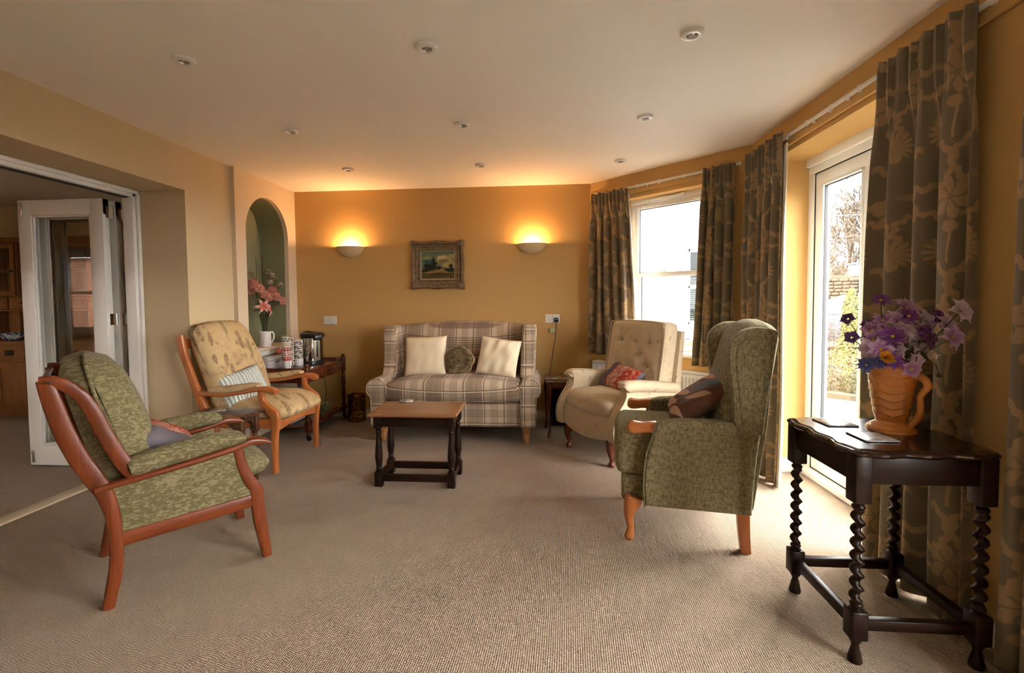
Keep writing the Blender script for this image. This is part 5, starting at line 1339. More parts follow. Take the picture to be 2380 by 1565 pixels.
# ------------------------------------------------------------------ jug and flowers in the niche
def make_jug():
    a = onz(600, 806, AZ0); t = thing('milk_jug', 'small white jug on the alcove sill', 'jug', (-2.62, 4.275, AZ0+0.002), math.radians(60))
    MB().lathe([(0.0, 0.005), (0.048, 0.005), (0.048, 0.0), (0.053, 0.002), (0.052, 0.05), (0.050, 0.11), (0.052, 0.142), (0.048, 0.142), (0.046, 0.11), (0.047, 0.01), (0.0, 0.008)], 32, cap=False).build('body', MAT['white_plastic'], t, 60)
    MB().tube(cr([(0.048, 0, 0.130), (0.070, 0, 0.136), (0.084, 0, 0.11), (0.082, 0, 0.075), (0.066, 0, 0.042), (0.050, 0, 0.04)], 5), 0.0065, 8).build('handle', MAT['white_plastic'], t, 60)
    MB().puff((-0.050, 0, 0.136), (0.026, 0.03, 0.016), 0.007, 3).build('lip', MAT['white_plastic'], t, 60)
make_jug()
MAT['clear_glass'] = glassy('clear_vase_glass', (0.86, 0.90, 0.86), 1.6)
NV = Vector((-2.72, 4.435, AZ0+0.002))
nv = thing('glass_vase', 'tall flared clear glass vase in the green alcove', 'vase', NV)
MB().lathe([(0.0, 0.004), (0.044, 0.004), (0.046, 0.0), (0.040, 0.012), (0.026, 0.06), (0.024, 0.12), (0.032, 0.21), (0.052, 0.30), (0.050, 0.30), (0.030, 0.21), (0.022, 0.12), (0.0, 0.016)], 32, cap=False).build('body', MAT['clear_glass'], nv, 60)
MAT['stem'] = plain('dark_green_stem', (0.05, 0.065, 0.022), 0.6)
MAT['twig'] = plain('brown_twig', (0.060, 0.032, 0.016), 0.7)
MAT['leaf'] = plain('dark_green_leaf', (0.028, 0.055, 0.016), 0.5, 0.35, 0.3, 30)
def petal_mat(name, a, b, r=0.05):
    t = Tree(name, 0.6, 0.25); c = t.coord(); x, y, z = t.xyz(c); d = t.math('SQRT', x*x+y*y)
    t.color(t.mix(t.step(d, r*0.15, r), a, b)); t.b.inputs['Subsurface Weight'].default_value = 0.0
    t.b.inputs['Sheen Weight'].default_value = 0.15; return t.m
def petal(mb, n, L, wd, up, curl, seed, tip=0.5, twist=0.0, r0=0.004):
    rr = random.Random(seed)
    for k in range(n):
        a = 2*PI*k/n+rr.uniform(-0.12, 0.12); u_ = up+rr.uniform(-0.15, 0.15); Lk = L*rr.uniform(0.88, 1.08); vs_ = []; fs = []
        S, C = 6, 4
        for i in range(S+1):
            s = i/S; ww = wd*(math.sin(PI*min(1, 0.12+s*tip*1.55+s*s*(0.9-tip*1.2)))**0.75 if s < 1 else 0.25)
            r = r0+Lk*s*math.cos(u_)*(1-0.0*s); z = Lk*s*math.sin(u_)-curl*Lk*s*s
            for j in range(C+1):
                q = -1+2*j/C; vs_.append((r, q*ww/2, z+abs(q)**2*ww*0.18))
        M_ = Matrix.Rotation(a, 4, 'Z')
        for i in range(S):
            for j in range(C): b = i*(C+1)+j; fs.append((b, b+1, b+C+2, b+C+1))
        mb.add([M_ @ Vector(p_) for p_ in vs_], fs)
    return mb
def aim(d):
    d = Vector(d).normalized(); return d.to_track_quat('Z', 'Y').to_matrix().to_4x4()
def flower(name, label, group, base, head, facing, bloom, bmat, cmat=None, cr_=0.008, stem=MAT['stem'], leafs=0, sr=0.0022, cat='flower', bend=0.15, seed=0, via=()):
    """base: where the stem stands, head: bloom centre (world)"""
    base, head = Vector(base), Vector(head); t = thing(name, label, cat, base, 0, group); h = head-base
    mid = h*0.55+Vector((h.x*-bend, h.y*-bend, 0)); 
    if via:
        rel = [Vector(q_)-base for q_ in via]; mid = rel[-1]; pts_ = [(0, 0, 0)]+[tuple(q_) for q_ in rel]+[tuple(h)]
    else: pts_ = [(0, 0, 0), tuple(mid*0.6), tuple(mid), tuple(h)]
    MB().tube(cr(pts_, 5), sr, 6).build('stem', stem, t, 60)
    o = bloom.build('bloom', bmat, t, 70); o.matrix_local = Matrix.Translation(h) @ aim(facing)
    if cmat:
        c_ = MB().lathe([(0.0, 0.005), (cr_*0.6, 0.004), (cr_, 0.0)], 10, cap=False).build('centre', cmat, t, 60); c_.matrix_local = Matrix.Translation(h) @ aim(facing)
    rr = random.Random(seed+5)
    for k in range(leafs):
        lf = MB(); petal(lf, 1, rr.uniform(0.07, 0.11), 0.035, 0.5, 0.5, seed+k, 0.5)
        l = lf.build('leaf', MAT['leaf'], t, 70); l.matrix_local = Matrix.Translation(mid*1.15+Vector((0, 0, 0.0))) @ Matrix.Rotation(rr.uniform(0, 6.28), 4, 'Z')
    return t
def cluster(n, R, pl, seed):
    """hydrangea-like ball of four-petalled florets"""
    rr = random.Random(seed); mb = MB()
    for k in range(n):
        z = rr.uniform(-0.35, 1); a = rr.uniform(0, 2*PI); s = math.sqrt(max(0, 1-z*z)); d = Vector((s*math.cos(a), s*math.sin(a), z*0.8))
        f = petal(MB(), 4, pl, pl*0.95, 0.25, 0.15, seed*31+k, 0.5, r0=0.001); f.xform(Matrix.Translation(d*R) @ aim(d)); mb.add(f.v, f.f)
    return mb
MAT['pink'] = plain('coral_pink_petal', (0.62, 0.27, 0.19), 0.6, 0.2, 0.25, 40)
MAT['lily'] = petal_mat('pink_lily_petal', (0.50, 0.10, 0.085), (0.66, 0.42, 0.32), 0.075)
MAT['blush'] = plain('pale_blossom_petal', (0.46, 0.36, 0.24), 0.6, 0.2, 0.2, 40)
MAT['yellow'] = plain('yellow_flower_centre', (0.55, 0.36, 0.03), 0.6)
NX = -2.735
def nich(px, py, x=NX): return onx(px, py, x)
VB = NV+Vector((0, 0, 0.02))
def niche_via(hd):
    o = Vector((hd.x-NV.x, hd.y-NV.y, 0)); o = o.normalized() if o.length > 1e-4 else Vector((1, 0, 0))
    return [NV+o*0.012+Vector((0, 0, 0.13)), NV+o*0.036+Vector((0, 0, 0.292))]
def jug_via(hd, arch=False):
    o = Vector((hd.x-JP.x, hd.y-JP.y, 0)); r_ = o.length; o = o.normalized() if r_ > 1e-4 else Vector((1, 0, 0)); rim = JP.z+0.250
    v = [JP+o*min(0.040, 0.5*r_)+Vector((0, 0, 0.20)), JP+o*min(0.060, 0.7*r_)+Vector((0, 0, 0.262))]
    if arch or (hd.z < rim+0.035 and r_ > 0.075): v.append(JP+o*(0.080 if not arch else 0.105)+Vector((0, 0, 0.285 if not arch else 0.305)))
    return v
rr = random.Random(4)
for i, (px, py, x) in enumerate(((590, 660, -2.70), (603, 672, -2.66), (612, 684, -2.69), (623, 690, -2.66), (633, 677, -2.68), (640, 688, -2.65), (583, 672, -2.75), (656, 699, -2.645))):
    hd = nich(px, py, x)
    flower('hydrangea', 'coral-pink hydrangea head in the glass vase of the green alcove', 'pink hydrangeas in the alcove vase', VB+Vector((rr.uniform(-.008, .008), rr.uniform(-.008, .008), 0)), hd, (0.8, -0.3+0.1*i % 0.4, 0.6), cluster(30, 0.040 if i != 7 else 0.030, 0.030, i+1), MAT['pink'], leafs=2, seed=i, via=niche_via(hd))
for i, (px, py) in enumerate(((612, 713), (625, 720))):
    flower('lily', 'open pink lily hanging low over the glass vase in the alcove', 'pink lilies in the alcove vase', VB, nich(px, py, -2.63), (0.75, -0.5+0.7*i, 0.15), petal(MB(), 6, 0.085, 0.032, 0.5, 0.55, 40+i, 0.5), MAT['lily'], MAT['yellow'], 0.006, leafs=1, seed=60+i, via=niche_via(nich(px, py, -2.63)))
for i, (px, py, x) in enumerate(((585, 632, -2.78), (624, 632, -2.77), (633, 640, -2.78), (641, 651, -2.70), (652, 663, -2.66), (628, 655, -2.74), (581, 640, -2.74), (647, 690, -2.67))):
    flower('blossom', 'small pale blossom spray above the pink flowers in the alcove', 'pale blossoms in the alcove vase', VB, nich(px, py, x), (0.7, -0.4, 0.5), cluster(7, 0.020, 0.022, 70+i), MAT['blush'], seed=80+i, stem=MAT['twig'], via=niche_via(nich(px, py, x)))
for i, (px, py, x) in enumerate(((609, 592, -2.75), (594, 598, -2.78), (601, 614, -2.80), (628, 622, -2.79))):
    hd = nich(px, py, x); o = MB().tube(cr([tuple(VB), tuple(niche_via(hd)[0]), tuple(niche_via(hd)[1]), tuple(hd)], 5), [0.0035]*5+[0.0032]*5+[0.0026]*5+[0.0018], 6).build('twig', MAT['twig'], None, 60)
    tag(o, 'bare brown twig rising from the glass vase in the alcove', 'twig', 'twigs in the alcove vase')

# ------------------------------------------------------------------ orange jug vase with purple flowers
def jug_vase():
    a = onz(2084, 1004, ZT); t = thing('jug_vase', 'orange glazed pottery jug vase with swag relief on the barley-twist table', 'vase', (a.x, a.y+0.03, ZT))
    m = Tree('orange_glazed_pottery', 0.22, 0.5, (0.62, 0.235, 0.048)); c = m.coord(); n = m.noise(c, 22, 3); m.color(m.mix(n, (0.50, 0.165, 0.028), (0.64, 0.26, 0.058))); m.b.inputs['Coat Weight'].default_value = 0.5; m.b.inputs['Coat Roughness'].default_value = 0.08
    nz, na = 96, 120; vs_, fs = [], []; Hh = 0.250
    def base_r(h):
        pts = [(0.0, 0.078), (0.025, 0.078), (0.05, 0.074), (0.09, 0.063), (0.12, 0.052), (0.14, 0.0475), (0.3, 0.0545), (0.5, 0.0625), (0.7, 0.070), (0.9, 0.077), (1.0, 0.081)]
        for (a0, r0), (a1, r1) in zip(pts, pts[1:]):
            if h <= a1: return lerp(r0, r1, (h-a0)/(a1-a0))
        return pts[-1][1]
    for j in range(nz+1):
        h = j/nz
        for i in range(na):
            th = 2*PI*i/na; r = base_r(h); k = 0.0
            if 0.17 < h < 0.74:   # hanging swags in overlapping tiers
                tier = (h-0.17)/0.115+0.42*abs(math.sin(th*2.5+0.6)); f = tier-math.floor(tier); k += 0.0042*(1-f)**1.5*sstep(0.17, 0.2, h)*sstep(0.76, 0.7, h)
            if h > 0.72:          # scrolled band below the rim
                k += 0.0022*math.sin(th*12+5*math.sin((h-0.72)*28))*math.sin((h-0.72)*44)*sstep(0.72, 0.76, h)*sstep(0.99, 0.95, h)
            if h < 0.09: k += 0.0012*math.sin(h*260)
            r += k; vs_.append((r*math.cos(th), r*math.sin(th), h*Hh))
    inner = [(0.076, 1.0), (0.070, 0.85), (0.058, 0.4), (0.045, 0.18), (0.0001, 0.16)]
    for r, h in inner:
        for i in range(na): th = 2*PI*i/na; vs_.append((r*math.cos(th), r*math.sin(th), h*Hh))
    J = nz+1+len(inner)
    for j in range(J-1):
        for i in range(na): q = (i+1) % na; fs.append((j*na+i, j*na+q, (j+1)*na+q, (j+1)*na+i))
    fs.append(tuple(reversed(range(na))))
    MB().add(vs_, fs).build('body', m.m, t, 60)
    hd = math.radians(-62); d = Vector((math.cos(hd), math.sin(hd), 0))
    P = []
    for r, z, rad in ((0.064, 0.206, 0.010), (0.084, 0.213, 0.013), (0.104, 0.203, 0.0145), (0.110, 0.180, 0.013), (0.098, 0.160, 0.0115), (0.089, 0.140, 0.0105), (0.091, 0.11, 0.011), (0.090, 0.08, 0.0115), (0.080, 0.055, 0.012), (0.068, 0.038, 0.011), (0.062, 0.020, 0.009)): P.append((d.x*r, d.y*r, z, rad))
    q = cr(P, 4); MB().tube([p_[:3] for p_ in q], [p_[3] for p_ in q], 12).build('handle', m.m, t, 70)
    return t, Vector((a.x, a.y+0.03, ZT))
jv, JP = jug_vase()
MAT['purple'] = petal_mat('deep_purple_petal', (0.13, 0.030, 0.19), (0.21, 0.055, 0.29), 0.04)
MAT['lilac'] = petal_mat('lilac_petal', (0.33, 0.14, 0.36), (0.50, 0.34, 0.50), 0.04)
MAT['lilac_pale'] = petal_mat('pale_lilac_petal', (0.42, 0.30, 0.46), (0.58, 0.46, 0.55), 0.04)
MAT['blue'] = petal_mat('blue_petal', (0.05, 0.055, 0.18), (0.11, 0.12, 0.30), 0.04)
MAT['dark_bud'] = petal_mat('dark_violet_petal', (0.06, 0.02, 0.09), (0.10, 0.04, 0.15), 0.03)
MAT['orange_rose'] = plain('orange_rose_petal', (0.60, 0.25, 0.02), 0.6, 0.2, 0.15, 60)
MAT['white_rose'] = plain('cream_rose_petal', (0.72, 0.60, 0.42), 0.6, 0.2, 0.08, 60)
MAT['fl_green'] = plain('leaf_green', (0.06, 0.085, 0.02), 0.55, 0.3, 0.35, 30)
VJ = JP+Vector((0, 0, 0.06))
def jp(px, py, dy):
    q_ = ony(px, py, JP.y+dy)
    return q_ if q_.x <= 1.435 else onx(px, py, 1.435)      # in front of the curtain
def rose(seed):
    mb = MB()
    for k, (n, L, u_) in enumerate(((5, 0.030, 0.5), (4, 0.026, 0.9), (3, 0.022, 1.25), (2, 0.017, 1.45))): petal(mb, n, L, 0.028-0.004*k, u_, -0.2, seed+k*7, 0.6)
    return mb
# (px, py, depth offset, kind, petal count, size)
FL = [(2047, 698, 0.03, 'purple', 9, 0.034), (2107, 716, 0.02, 'lilac', 11, 0.052), (2112, 735, -0.03, 'purple', 9, 0.034), (2092, 748, -0.02, 'lilac', 6, 0.048), (2098, 770, -0.04, 'lilac_pale', 8, 0.038),
      (2075, 782, -0.05, 'purple', 9, 0.042), (2052, 745, 0.02, 'lilac', 9, 0.036), (2025, 768, 0.03, 'lilac', 6, 0.036), (2018, 758, 0.05, 'purple', 8, 0.030), (2022, 812, -0.02, 'lilac_pale', 6, 0.042), (2047, 812, -0.05, 'lilac', 7, 0.044),
      (2082, 812, -0.06, 'lilac_pale', 7, 0.036), (2152, 745, 0.0, 'lilac_pale', 7, 0.048), (2182, 740, 0.02, 'purple', 9, 0.040), (2200, 755, -0.01, 'lilac_pale', 8, 0.046), (2155, 782, -0.03, 'purple', 11, 0.046), (2214, 783, -0.01, 'lilac', 8, 0.046),
      (2128, 795, -0.03, 'lilac_pale', 6, 0.052), (2232, 723, 0.03, 'lilac_pale', 6, 0.044), (1971, 742, 0.05, 'dark_bud', 5, 0.026), (1980, 785, 0.0, 'dark_bud', 5, 0.026), (2012, 848, -0.03, 'blue', 10, 0.030), (2040, 843, -0.06, 'blue', 8, 0.026),
      (2078, 840, -0.08, 'purple', 8, 0.030), (2117, 858, -0.09, 'lilac', 5, 0.034), (2128, 838, -0.07, 'lilac_pale', 6, 0.030), (2060, 796, -0.02, 'lilac', 9, 0.040), (2140, 772, -0.01, 'lilac', 8, 0.040), (2030, 790, -0.01, 'lilac', 8, 0.036)]
nm = {'purple': ('deep purple daisy in the orange jug vase', 'purple daisies'), 'lilac': ('lilac daisy in the orange jug vase', 'lilac daisies'), 'lilac_pale': ('pale lilac flower in the orange jug vase', 'pale lilac flowers'), 'dark_bud': ('thin dark violet star flower leaning towards the glass door', 'violet star flowers'), 'blue': ('blue flower hanging over the rim of the orange jug vase', 'blue flowers')}
for i, (px, py, dy, kd, n, sz) in enumerate(FL):
    hd = jp(px, py, dy); o = hd-(JP+Vector((0, 0, 0.30))); fc = Vector((o.x*2.0, o.y*2.0-0.10, o.z+0.06)).normalized()+Vector((-0.2, -0.75, 0.15))
    flower('flower', nm[kd][0], nm[kd][1]+' in the orange jug', VJ+Vector((R0.uniform(-.02, .02), R0.uniform(-.02, .02), 0)), hd, fc, petal(MB(), n, sz*1.12, sz*2.0*PI/n*0.74, 0.42, 0.35, 200+i, 0.5), MAT[kd], MAT['yellow'] if kd in ('purple', 'lilac') else None, 0.007, sr=0.0016, bend=0.30, seed=i, via=jug_via(hd))
flower('rose', 'orange rose at the rim of the orange jug vase', None, VJ, jp(2056, 832, -0.085), (-0.2, -0.9, 0.4), rose(3), MAT['orange_rose'], sr=0.002, via=jug_via(jp(2056, 832, -0.085)))
flower('rose', 'cream rose drooping beside the purple flowers of the orange jug', None, VJ, jp(2157, 830, -0.07), (0.4, -0.8, 0.3), rose(5), MAT['white_rose'], sr=0.002, via=jug_via(jp(2157, 830, -0.07)))
bud = jp(2181, 868, -0.05)
flower('bud', 'green drooping bud hanging outside the orange jug vase', None, VJ, bud, (0.2, 0, -1), petal(MB(), 5, 0.018, 0.014, 1.1, -0.1, 9, 0.5), MAT['fl_green'], sr=0.0015, via=jug_via(bud, True))
for i in range(34):
    a_ = R0.uniform(0, 2*PI); r_ = R0.uniform(0.02, 0.085); z_ = R0.uniform(0.280, 0.37)
    base = JP+Vector((0.4*r_*math.cos(a_), 0.4*r_*math.sin(a_), 0.14)); tip_ = JP+Vector((r_*math.cos(a_)*1.15, r_*math.sin(a_)*1.15, z_))
    sp = thing('leaf_sprig', 'green leafy sprig among the flowers of the orange jug', 'leaf', base, 0, 'leaf sprigs in the orange jug')
    mp_ = JP+Vector((min(r_, 0.055)*math.cos(a_), min(r_, 0.055)*math.sin(a_), 0.258))-base
    MB().tube(cr([(0, 0, 0), tuple(mp_), tuple(tip_-base)], 4), 0.0013, 5).build('stem', MAT['fl_green'], sp, 60)
    for k in range(4):
        lf = petal(MB(), 1, R0.uniform(0.022, 0.034), 0.014, 0.5, 0.3, 300+i*5+k, 0.5).build('leaf', MAT['fl_green'] if k % 2 else MAT['leaf'], sp, 70)
        lf.matrix_local = Matrix.Translation(mp_.lerp(tip_-base, 0.25+0.25*k)) @ Matrix.Rotation(R0.uniform(0, 6.28), 4, 'Z')
# ------------------------------------------------------------------ curtains
def curtain(name, label, A, B, z0, z1, pleats, amp=0.030, spreadA=0.0, spreadB=0.0, seed=1, lining=None, out=Vector((0, 1, 0)), uoff=0.0, puddle=0.0, ramp=1.0):
    """hangs on the line A-B (xy); `out` points towards the window; spread: how far the lower ends move along the line"""
    A, B = Vector((A[0], A[1], 0)), Vector((B[0], B[1], 0)); L = (B-A).length; d = (B-A)/L; nrm = -out
    rr = random.Random(seed); ph = [rr.uniform(0, 6.28) for _ in range(10)]; jit = [rr.uniform(0.75, 1.25) for _ in range(pleats+2)]
    t = thing(name, label, 'curtain', (A.x, A.y, z0)); nu, nz = pleats*14, 44
    def shape(s, h):   # s along 0..1, h 0 floor .. 1 heading
        w = s*pleats; i = int(min(pleats-1, math.floor(w))); f = w-i
        drop = 1-h
        head = sstep(0.955, 0.985, h); tight = sstep(0.80, 0.94, h)
        a = amp*jit[i]*(0.55+0.75*sstep(0.98, 0.6, h))
        wob = 0.10*math.sin(3*drop+ph[0]+s*4)+0.06*math.sin(7*drop+ph[1]+6*s)
        soft = math.sin(2*PI*(w*ramp+wob*drop*1.3)+ph[2]*0.2+0.35*math.sin(2*PI*w*0.5+ph[3]))
        soft += 0.35*math.sin(2*PI*(w*1.7)+ph[4]+drop*1.5)*sstep(0.0, 0.5, drop)
        # pinch pleats in the heading: narrow triple folds
        pk = abs(f-0.5)*2; pin = (math.cos(PI*3*clamp(1.35-1.35*pk if pk < 1 else 0))*0.5) if pk < 0.75 else -0.25
        y = lerp(a*soft, amp*0.95*pin, tight)+0.012*tight
        along = s*L+lerp(-spreadA*(1-s)*drop, 0, 0)+spreadB*s*drop-0.016*math.sin(4*PI*w)*(1-tight)*0.35+0.008*math.sin(5*drop+9*s+ph[5])*drop
        return along, 0.040*math.tanh(y/0.040)
    def cloth(offset, s0, s1, ua, ub, zt, name_, mat_, par):
        mb = MB(); vs_, fs = [], []; m = max(8, int(nu*(s1-s0)))
        for j in range(nz+1):
            h = 1-(1-j/nz)**1.0; 
            for i in range(m+1):
                s = lerp(s0, s1, i/m); al, y = shape(clamp(s), h); al += (s-clamp(s))*L
                zz = z0+(zt-z0)*h+(0.006*math.sin(2*PI*s*pleats)*sstep(0.97, 1, h))-0.004*math.sin(6*s+1)*(1-h)
                p_ = A+d*al+nrm*(y+offset)
                k = len(vs_); vs_.append((p_.x-A.x, p_.y-A.y, zz-z0)); mb.uv[k] = (uoff+s*L*1.9, zz)
        for j in range(nz):
            for i in range(m): b = j*(m+1)+i; fs.append((b, b+1, b+m+2, b+m+1))
        mb.v, mb.f = vs_, fs
        o = mb.build(name_, mat_, par, 180)
        md = o.modifiers.new('thickness', 'SOLIDIFY'); md.thickness = 0.004; md.offset = 0
        return o
    cloth(0.0, 0, 1, 0, 1, z1, 'drape', MAT['damask'], t)
    if lining: cloth(-0.016, lining[0], lining[1], 0, 1, min(2.200, z1-0.03), 'lining', MAT['lining'], t)
    return t
NB = Vector((0.70711, 0.70711, 0))
def bxy(s, off): q = bay(s, off, 0); return (q.x, q.y)
curtain('curtain', 'short brown damask curtain on the sofa side of the bay window', bxy(0.075, -0.085), bxy(0.50, -0.085), 0.700, 2.262, 5, 0.042, 0.01, 0.07, 2, (0.55, 1.02), NB, 0.1)
curtain('curtain', 'short brown damask curtain at the bay window next to the glass door corner', bxy(1.215, -0.085), bxy(1.475, -0.085), 0.690, 2.270, 4, 0.042, 0.055, 0.0, 5, (-0.02, 0.4), NB, 0.37)
curtain('curtain', 'full-length brown damask curtain with white lining behind the wing armchair', (1.515, 3.690), (1.512, 3.155), 0.015, 2.285, 5, 0.040, 0.0, 0.0, 8, (0.62, 1.06), Vector((1, 0, 0)), 0.2)
curtain('curtain', 'full-length brown damask curtain with large flowers behind the orange jug', (1.530, 2.335), (1.530, 1.835), 0.010, 2.285, 4, 0.036, 0.02, 0.04, 14, (-0.03, 0.4), Vector((1, 0, 0)), 0.05)
curtain('curtain', 'full-length damask curtain at the edge of the next glass door', (1.525, 1.640), (1.520, 1.20), 0.010, 2.285, 5, 0.030, 0.02, 0.0, 19, None, Vector((1, 0, 0)), 0.42)
# battens and tracks
def along(M, mb): return mb.xform(M)
bt = MB().bbox(0.01, BL-0.02, -0.020, 0.0, 2.215, 2.300, 0.005); bt.xform(MBAY); struct('trim_6', bt, MAT['wall_yellow'])
bt = MB().bbox(XR-0.020, XR, 1.0, YC-0.03, 2.215, 2.300, 0.005); struct('trim_7', bt, MAT['wall_yellow'])
def track(M, s0, s1, lb):
    t = thing('curtain_track', lb, 'curtain track'); t.matrix_world = M
    MB().bbox(s0, s1, -0.036, -0.020, 2.258, 2.278, 0.004).build('rail', MAT['white_plastic'], t, 40)
    k = 0; n = int((s1-s0)/0.22)
    for i in range(n+1):
        s = lerp(s0+0.03, s1-0.03, i/max(1, n)); MB().bbox(s, s+0.022, -0.034, -0.012, 2.252, 2.285, 0.003).build('bracket', MAT['white_plastic'], t, 40)
    for s in (0.42, 0.50, 0.58): 
        g = lerp(s0, s1, s); MB().bbox(g, g+0.012, -0.034, -0.022, 2.244, 2.260, 0.002).build('glider', MAT['white_plastic'], t, 40)
track(MBAY, 0.06, BL-0.06, 'white curtain track over the bay window')
MR = Matrix.Translation((XR, 0, 0)) @ Matrix.Rotation(-PI/2, 4, 'Z')
track(MR, -(YC-0.06), -1.80, 'white curtain track over the glass door')
# ---- radiator under the bay window
def make_radiator():
    t = thing('radiator', 'white ribbed panel radiator under the bay window', 'radiator'); t.matrix_world = MBAY
    s0, s1, z0, z1 = 0.10, 1.30, 0.135, 0.615
    MB().bbox(s0, s1, -0.075, -0.040, z0, z1, 0.008).build('panel', MAT['upvc'], t, 40)
    n = int((s1-s0-0.06)/0.033); rib = None
    for i in range(n):
        s = s0+0.045+i*0.033
        if rib is None: rib = MB().bbox(-0.0105, 0.0105, -0.013, 0.002, z0+0.035, z1-0.035, 0.006).build('rib', MAT['upvc'], t, 50); rib.location = (s, -0.075, 0)
        else: c_ = rib.copy(); COL.objects.link(c_); c_.location = (s, -0.075, 0)
    gr = MB().bbox(s0-0.004, s1+0.004, -0.096, -0.012, z1-0.004, z1+0.016, 0.005).build('top_grille', MAT['upvc'], t, 40)
    MB().bbox(s0-0.005, s0+0.004, -0.094, -0.014, z0, z1+0.01, 0.003).build('end_cap', MAT['upvc'], t, 40); MB().bbox(s1-0.004, s1+0.005, -0.094, -0.014, z0, z1+0.01, 0.003).build('end_cap', MAT['upvc'], t, 40)
    for s in (s0+0.2, s1-0.2): MB().bbox(s, s+0.03, -0.045, 0.0, 0.30, 0.34, 0.004).build('wall_bracket', MAT['upvc'], t, 40)
    for s in (s0-0.025, s1+0.025): MB().lathe([(0.008, 0.0), (0.008, 0.13), (0.016, 0.135), (0.018, 0.175), (0.010, 0.18)], 12, (s, -0.055, 0)).build('valve', MAT['white_plastic'], t, 50)
make_radiator()

# ------------------------------------------------------------------ dining room: dresser with bowl
def make_dresser():
    wd, wx = MAT['wood_pine'], MAT['wood_pine_x']; x0, x1 = -6.42, -4.86; yf, yb = 4.715, 5.19
    t = thing('dresser', 'honey pine dresser with glazed cupboards, drawers and plate shelf in the dining room', 'dresser', ((x0+x1)/2, (yf+yb)/2, 0))
    hx, f, b = (x1-x0)/2, yf-(yf+yb)/2, yb-(yf+yb)/2
    MB().bbox(-hx, hx, f+0.02, b, 0.06, 0.80, 0.004).build('base_carcass', wd, t, 30); MB().bbox(-hx, hx, f+0.03, b, 0.0, 0.07, 0.004).build('plinth', wx, t, 30)
    MB().bbox(-hx-0.02, hx+0.02, f-0.015, b, 0.80, 0.835, 0.006).build('worktop', wx, t, 30)
    n = 4; w = 2*hx/n
    for i in range(n):
        a = -hx+i*w
        d = MB().bbox(a+0.015, a+w-0.015, f, f+0.022, 0.615, 0.785, 0.004).build('drawer', wx, t, 30)
        MB().bbox(a+w/2-0.05, a+w/2+0.05, f-0.012, f+0.002, 0.675, 0.735, 0.008).build('cup_handle', MAT['dark_metal'], d, 40)
        dr = MB()
        for q in ((a+0.015, a+0.075, 0.09, 0.60), (a+w-0.075, a+w-0.015, 0.09, 0.60), (a+0.016, a+w-0.016, 0.091, 0.155), (a+0.016, a+w-0.016, 0.535, 0.599)): dr.bbox(q[0], q[1], f+(0.0 if q[1]-q[0] < 0.07 else 0.001), f+0.022, q[2], q[3], 0.004)
        dr.box(a+0.07, a+w-0.07, f+0.010, f+0.018, 0.15, 0.54); d = dr.build('door', wd, t, 30)
        kx = a+w-0.045 if i % 2 == 0 else a+0.045; MB().bbox(kx-0.028, kx+0.028, f-0.022, f+0.001, 0.345, 0.362, 0.004).build('handle', MAT['dark_metal'], d, 40)
    u0 = b-0.30
    for xx in (-hx+0.02, -hx/2+0.12, hx/2-0.12, hx-0.02): MB().bbox(xx-0.014, xx+0.014, u0, b, 0.835, 1.94, 0.004).build('upright', wd, t, 30)
    MB().box(-hx+0.02, hx-0.02, b-0.014, b, 0.835, 1.94).build('back_board', wd, t, 0)
    for z in (1.17, 1.33, 1.62): MB().bbox(-hx+0.02, hx-0.02, u0+0.01, b, z-0.01, z+0.01, 0.003).build('shelf', wx, t, 30)
    MB().bbox(-hx-0.03, hx+0.03, u0-0.035, b, 1.93, 1.985, 0.012).build('cornice', wx, t, 30)
    for i in range(4):
        a = -hx+0.03+i*(2*hx-0.06)/4; wd_ = (2*hx-0.06)/4
        d = MB().bbox(a+0.012, a+wd_-0.012, u0-0.016, u0+0.02, 1.185, 1.315, 0.004).build('small_drawer', wx, t, 30)
        MB().bbox(a+wd_/2-0.022, a+wd_/2+0.022, u0-0.034, u0-0.014, 1.243, 1.262, 0.005).build('knob', MAT['dark_metal'], d, 40)
    for a, b_ in ((-hx+0.03, -hx/2+0.115), (hx/2-0.115, hx-0.03)):
        dr = MB()
        for q in ((a, a+0.05, 1.335, 1.925), (b_-0.05, b_, 1.335, 1.925), (a, b_, 1.335, 1.39), (a, b_, 1.87, 1.925)): dr.bbox(q[0], q[1], u0-(0.018 if q[1]-q[0] < 0.07 else 0.017), u0+0.004, q[2], q[3], 0.004)
        d = dr.build('glazed_door', wd, t, 30); MB().box(a+0.05, b_-0.05, u0-0.008, u0-0.004, 1.39, 1.87).build('pane', MAT['glass'], d, 0)
        MB().bbox(b_-0.04, b_-0.012, u0-0.038, u0-0.016, 1.60, 1.62, 0.004).build('handle', MAT['dark_metal'], d, 40)
make_dresser()
bw = thing('china_bowl', 'blue and white china bowl on the dresser worktop', 'bowl', (ony(36, 790, 4.80).x, 4.772, 0.836))
bm_ = Tree('blue_and_white_china', 0.2, 0.5); c = bm_.coord(); bm_.color(bm_.mix(bm_.step(bm_.noise(c, 30, 3), 0.48, 0.55), (0.60, 0.60, 0.58), (0.06, 0.09, 0.20)))
MB().lathe([(0.0, 0.012), (0.05, 0.012), (0.05, 0.0), (0.055, 0.0), (0.085, 0.03), (0.118, 0.075), (0.123, 0.085), (0.114, 0.078), (0.08, 0.036), (0.0, 0.022)], 36, cap=False).build('bowl', bm_.m, bw, 60)
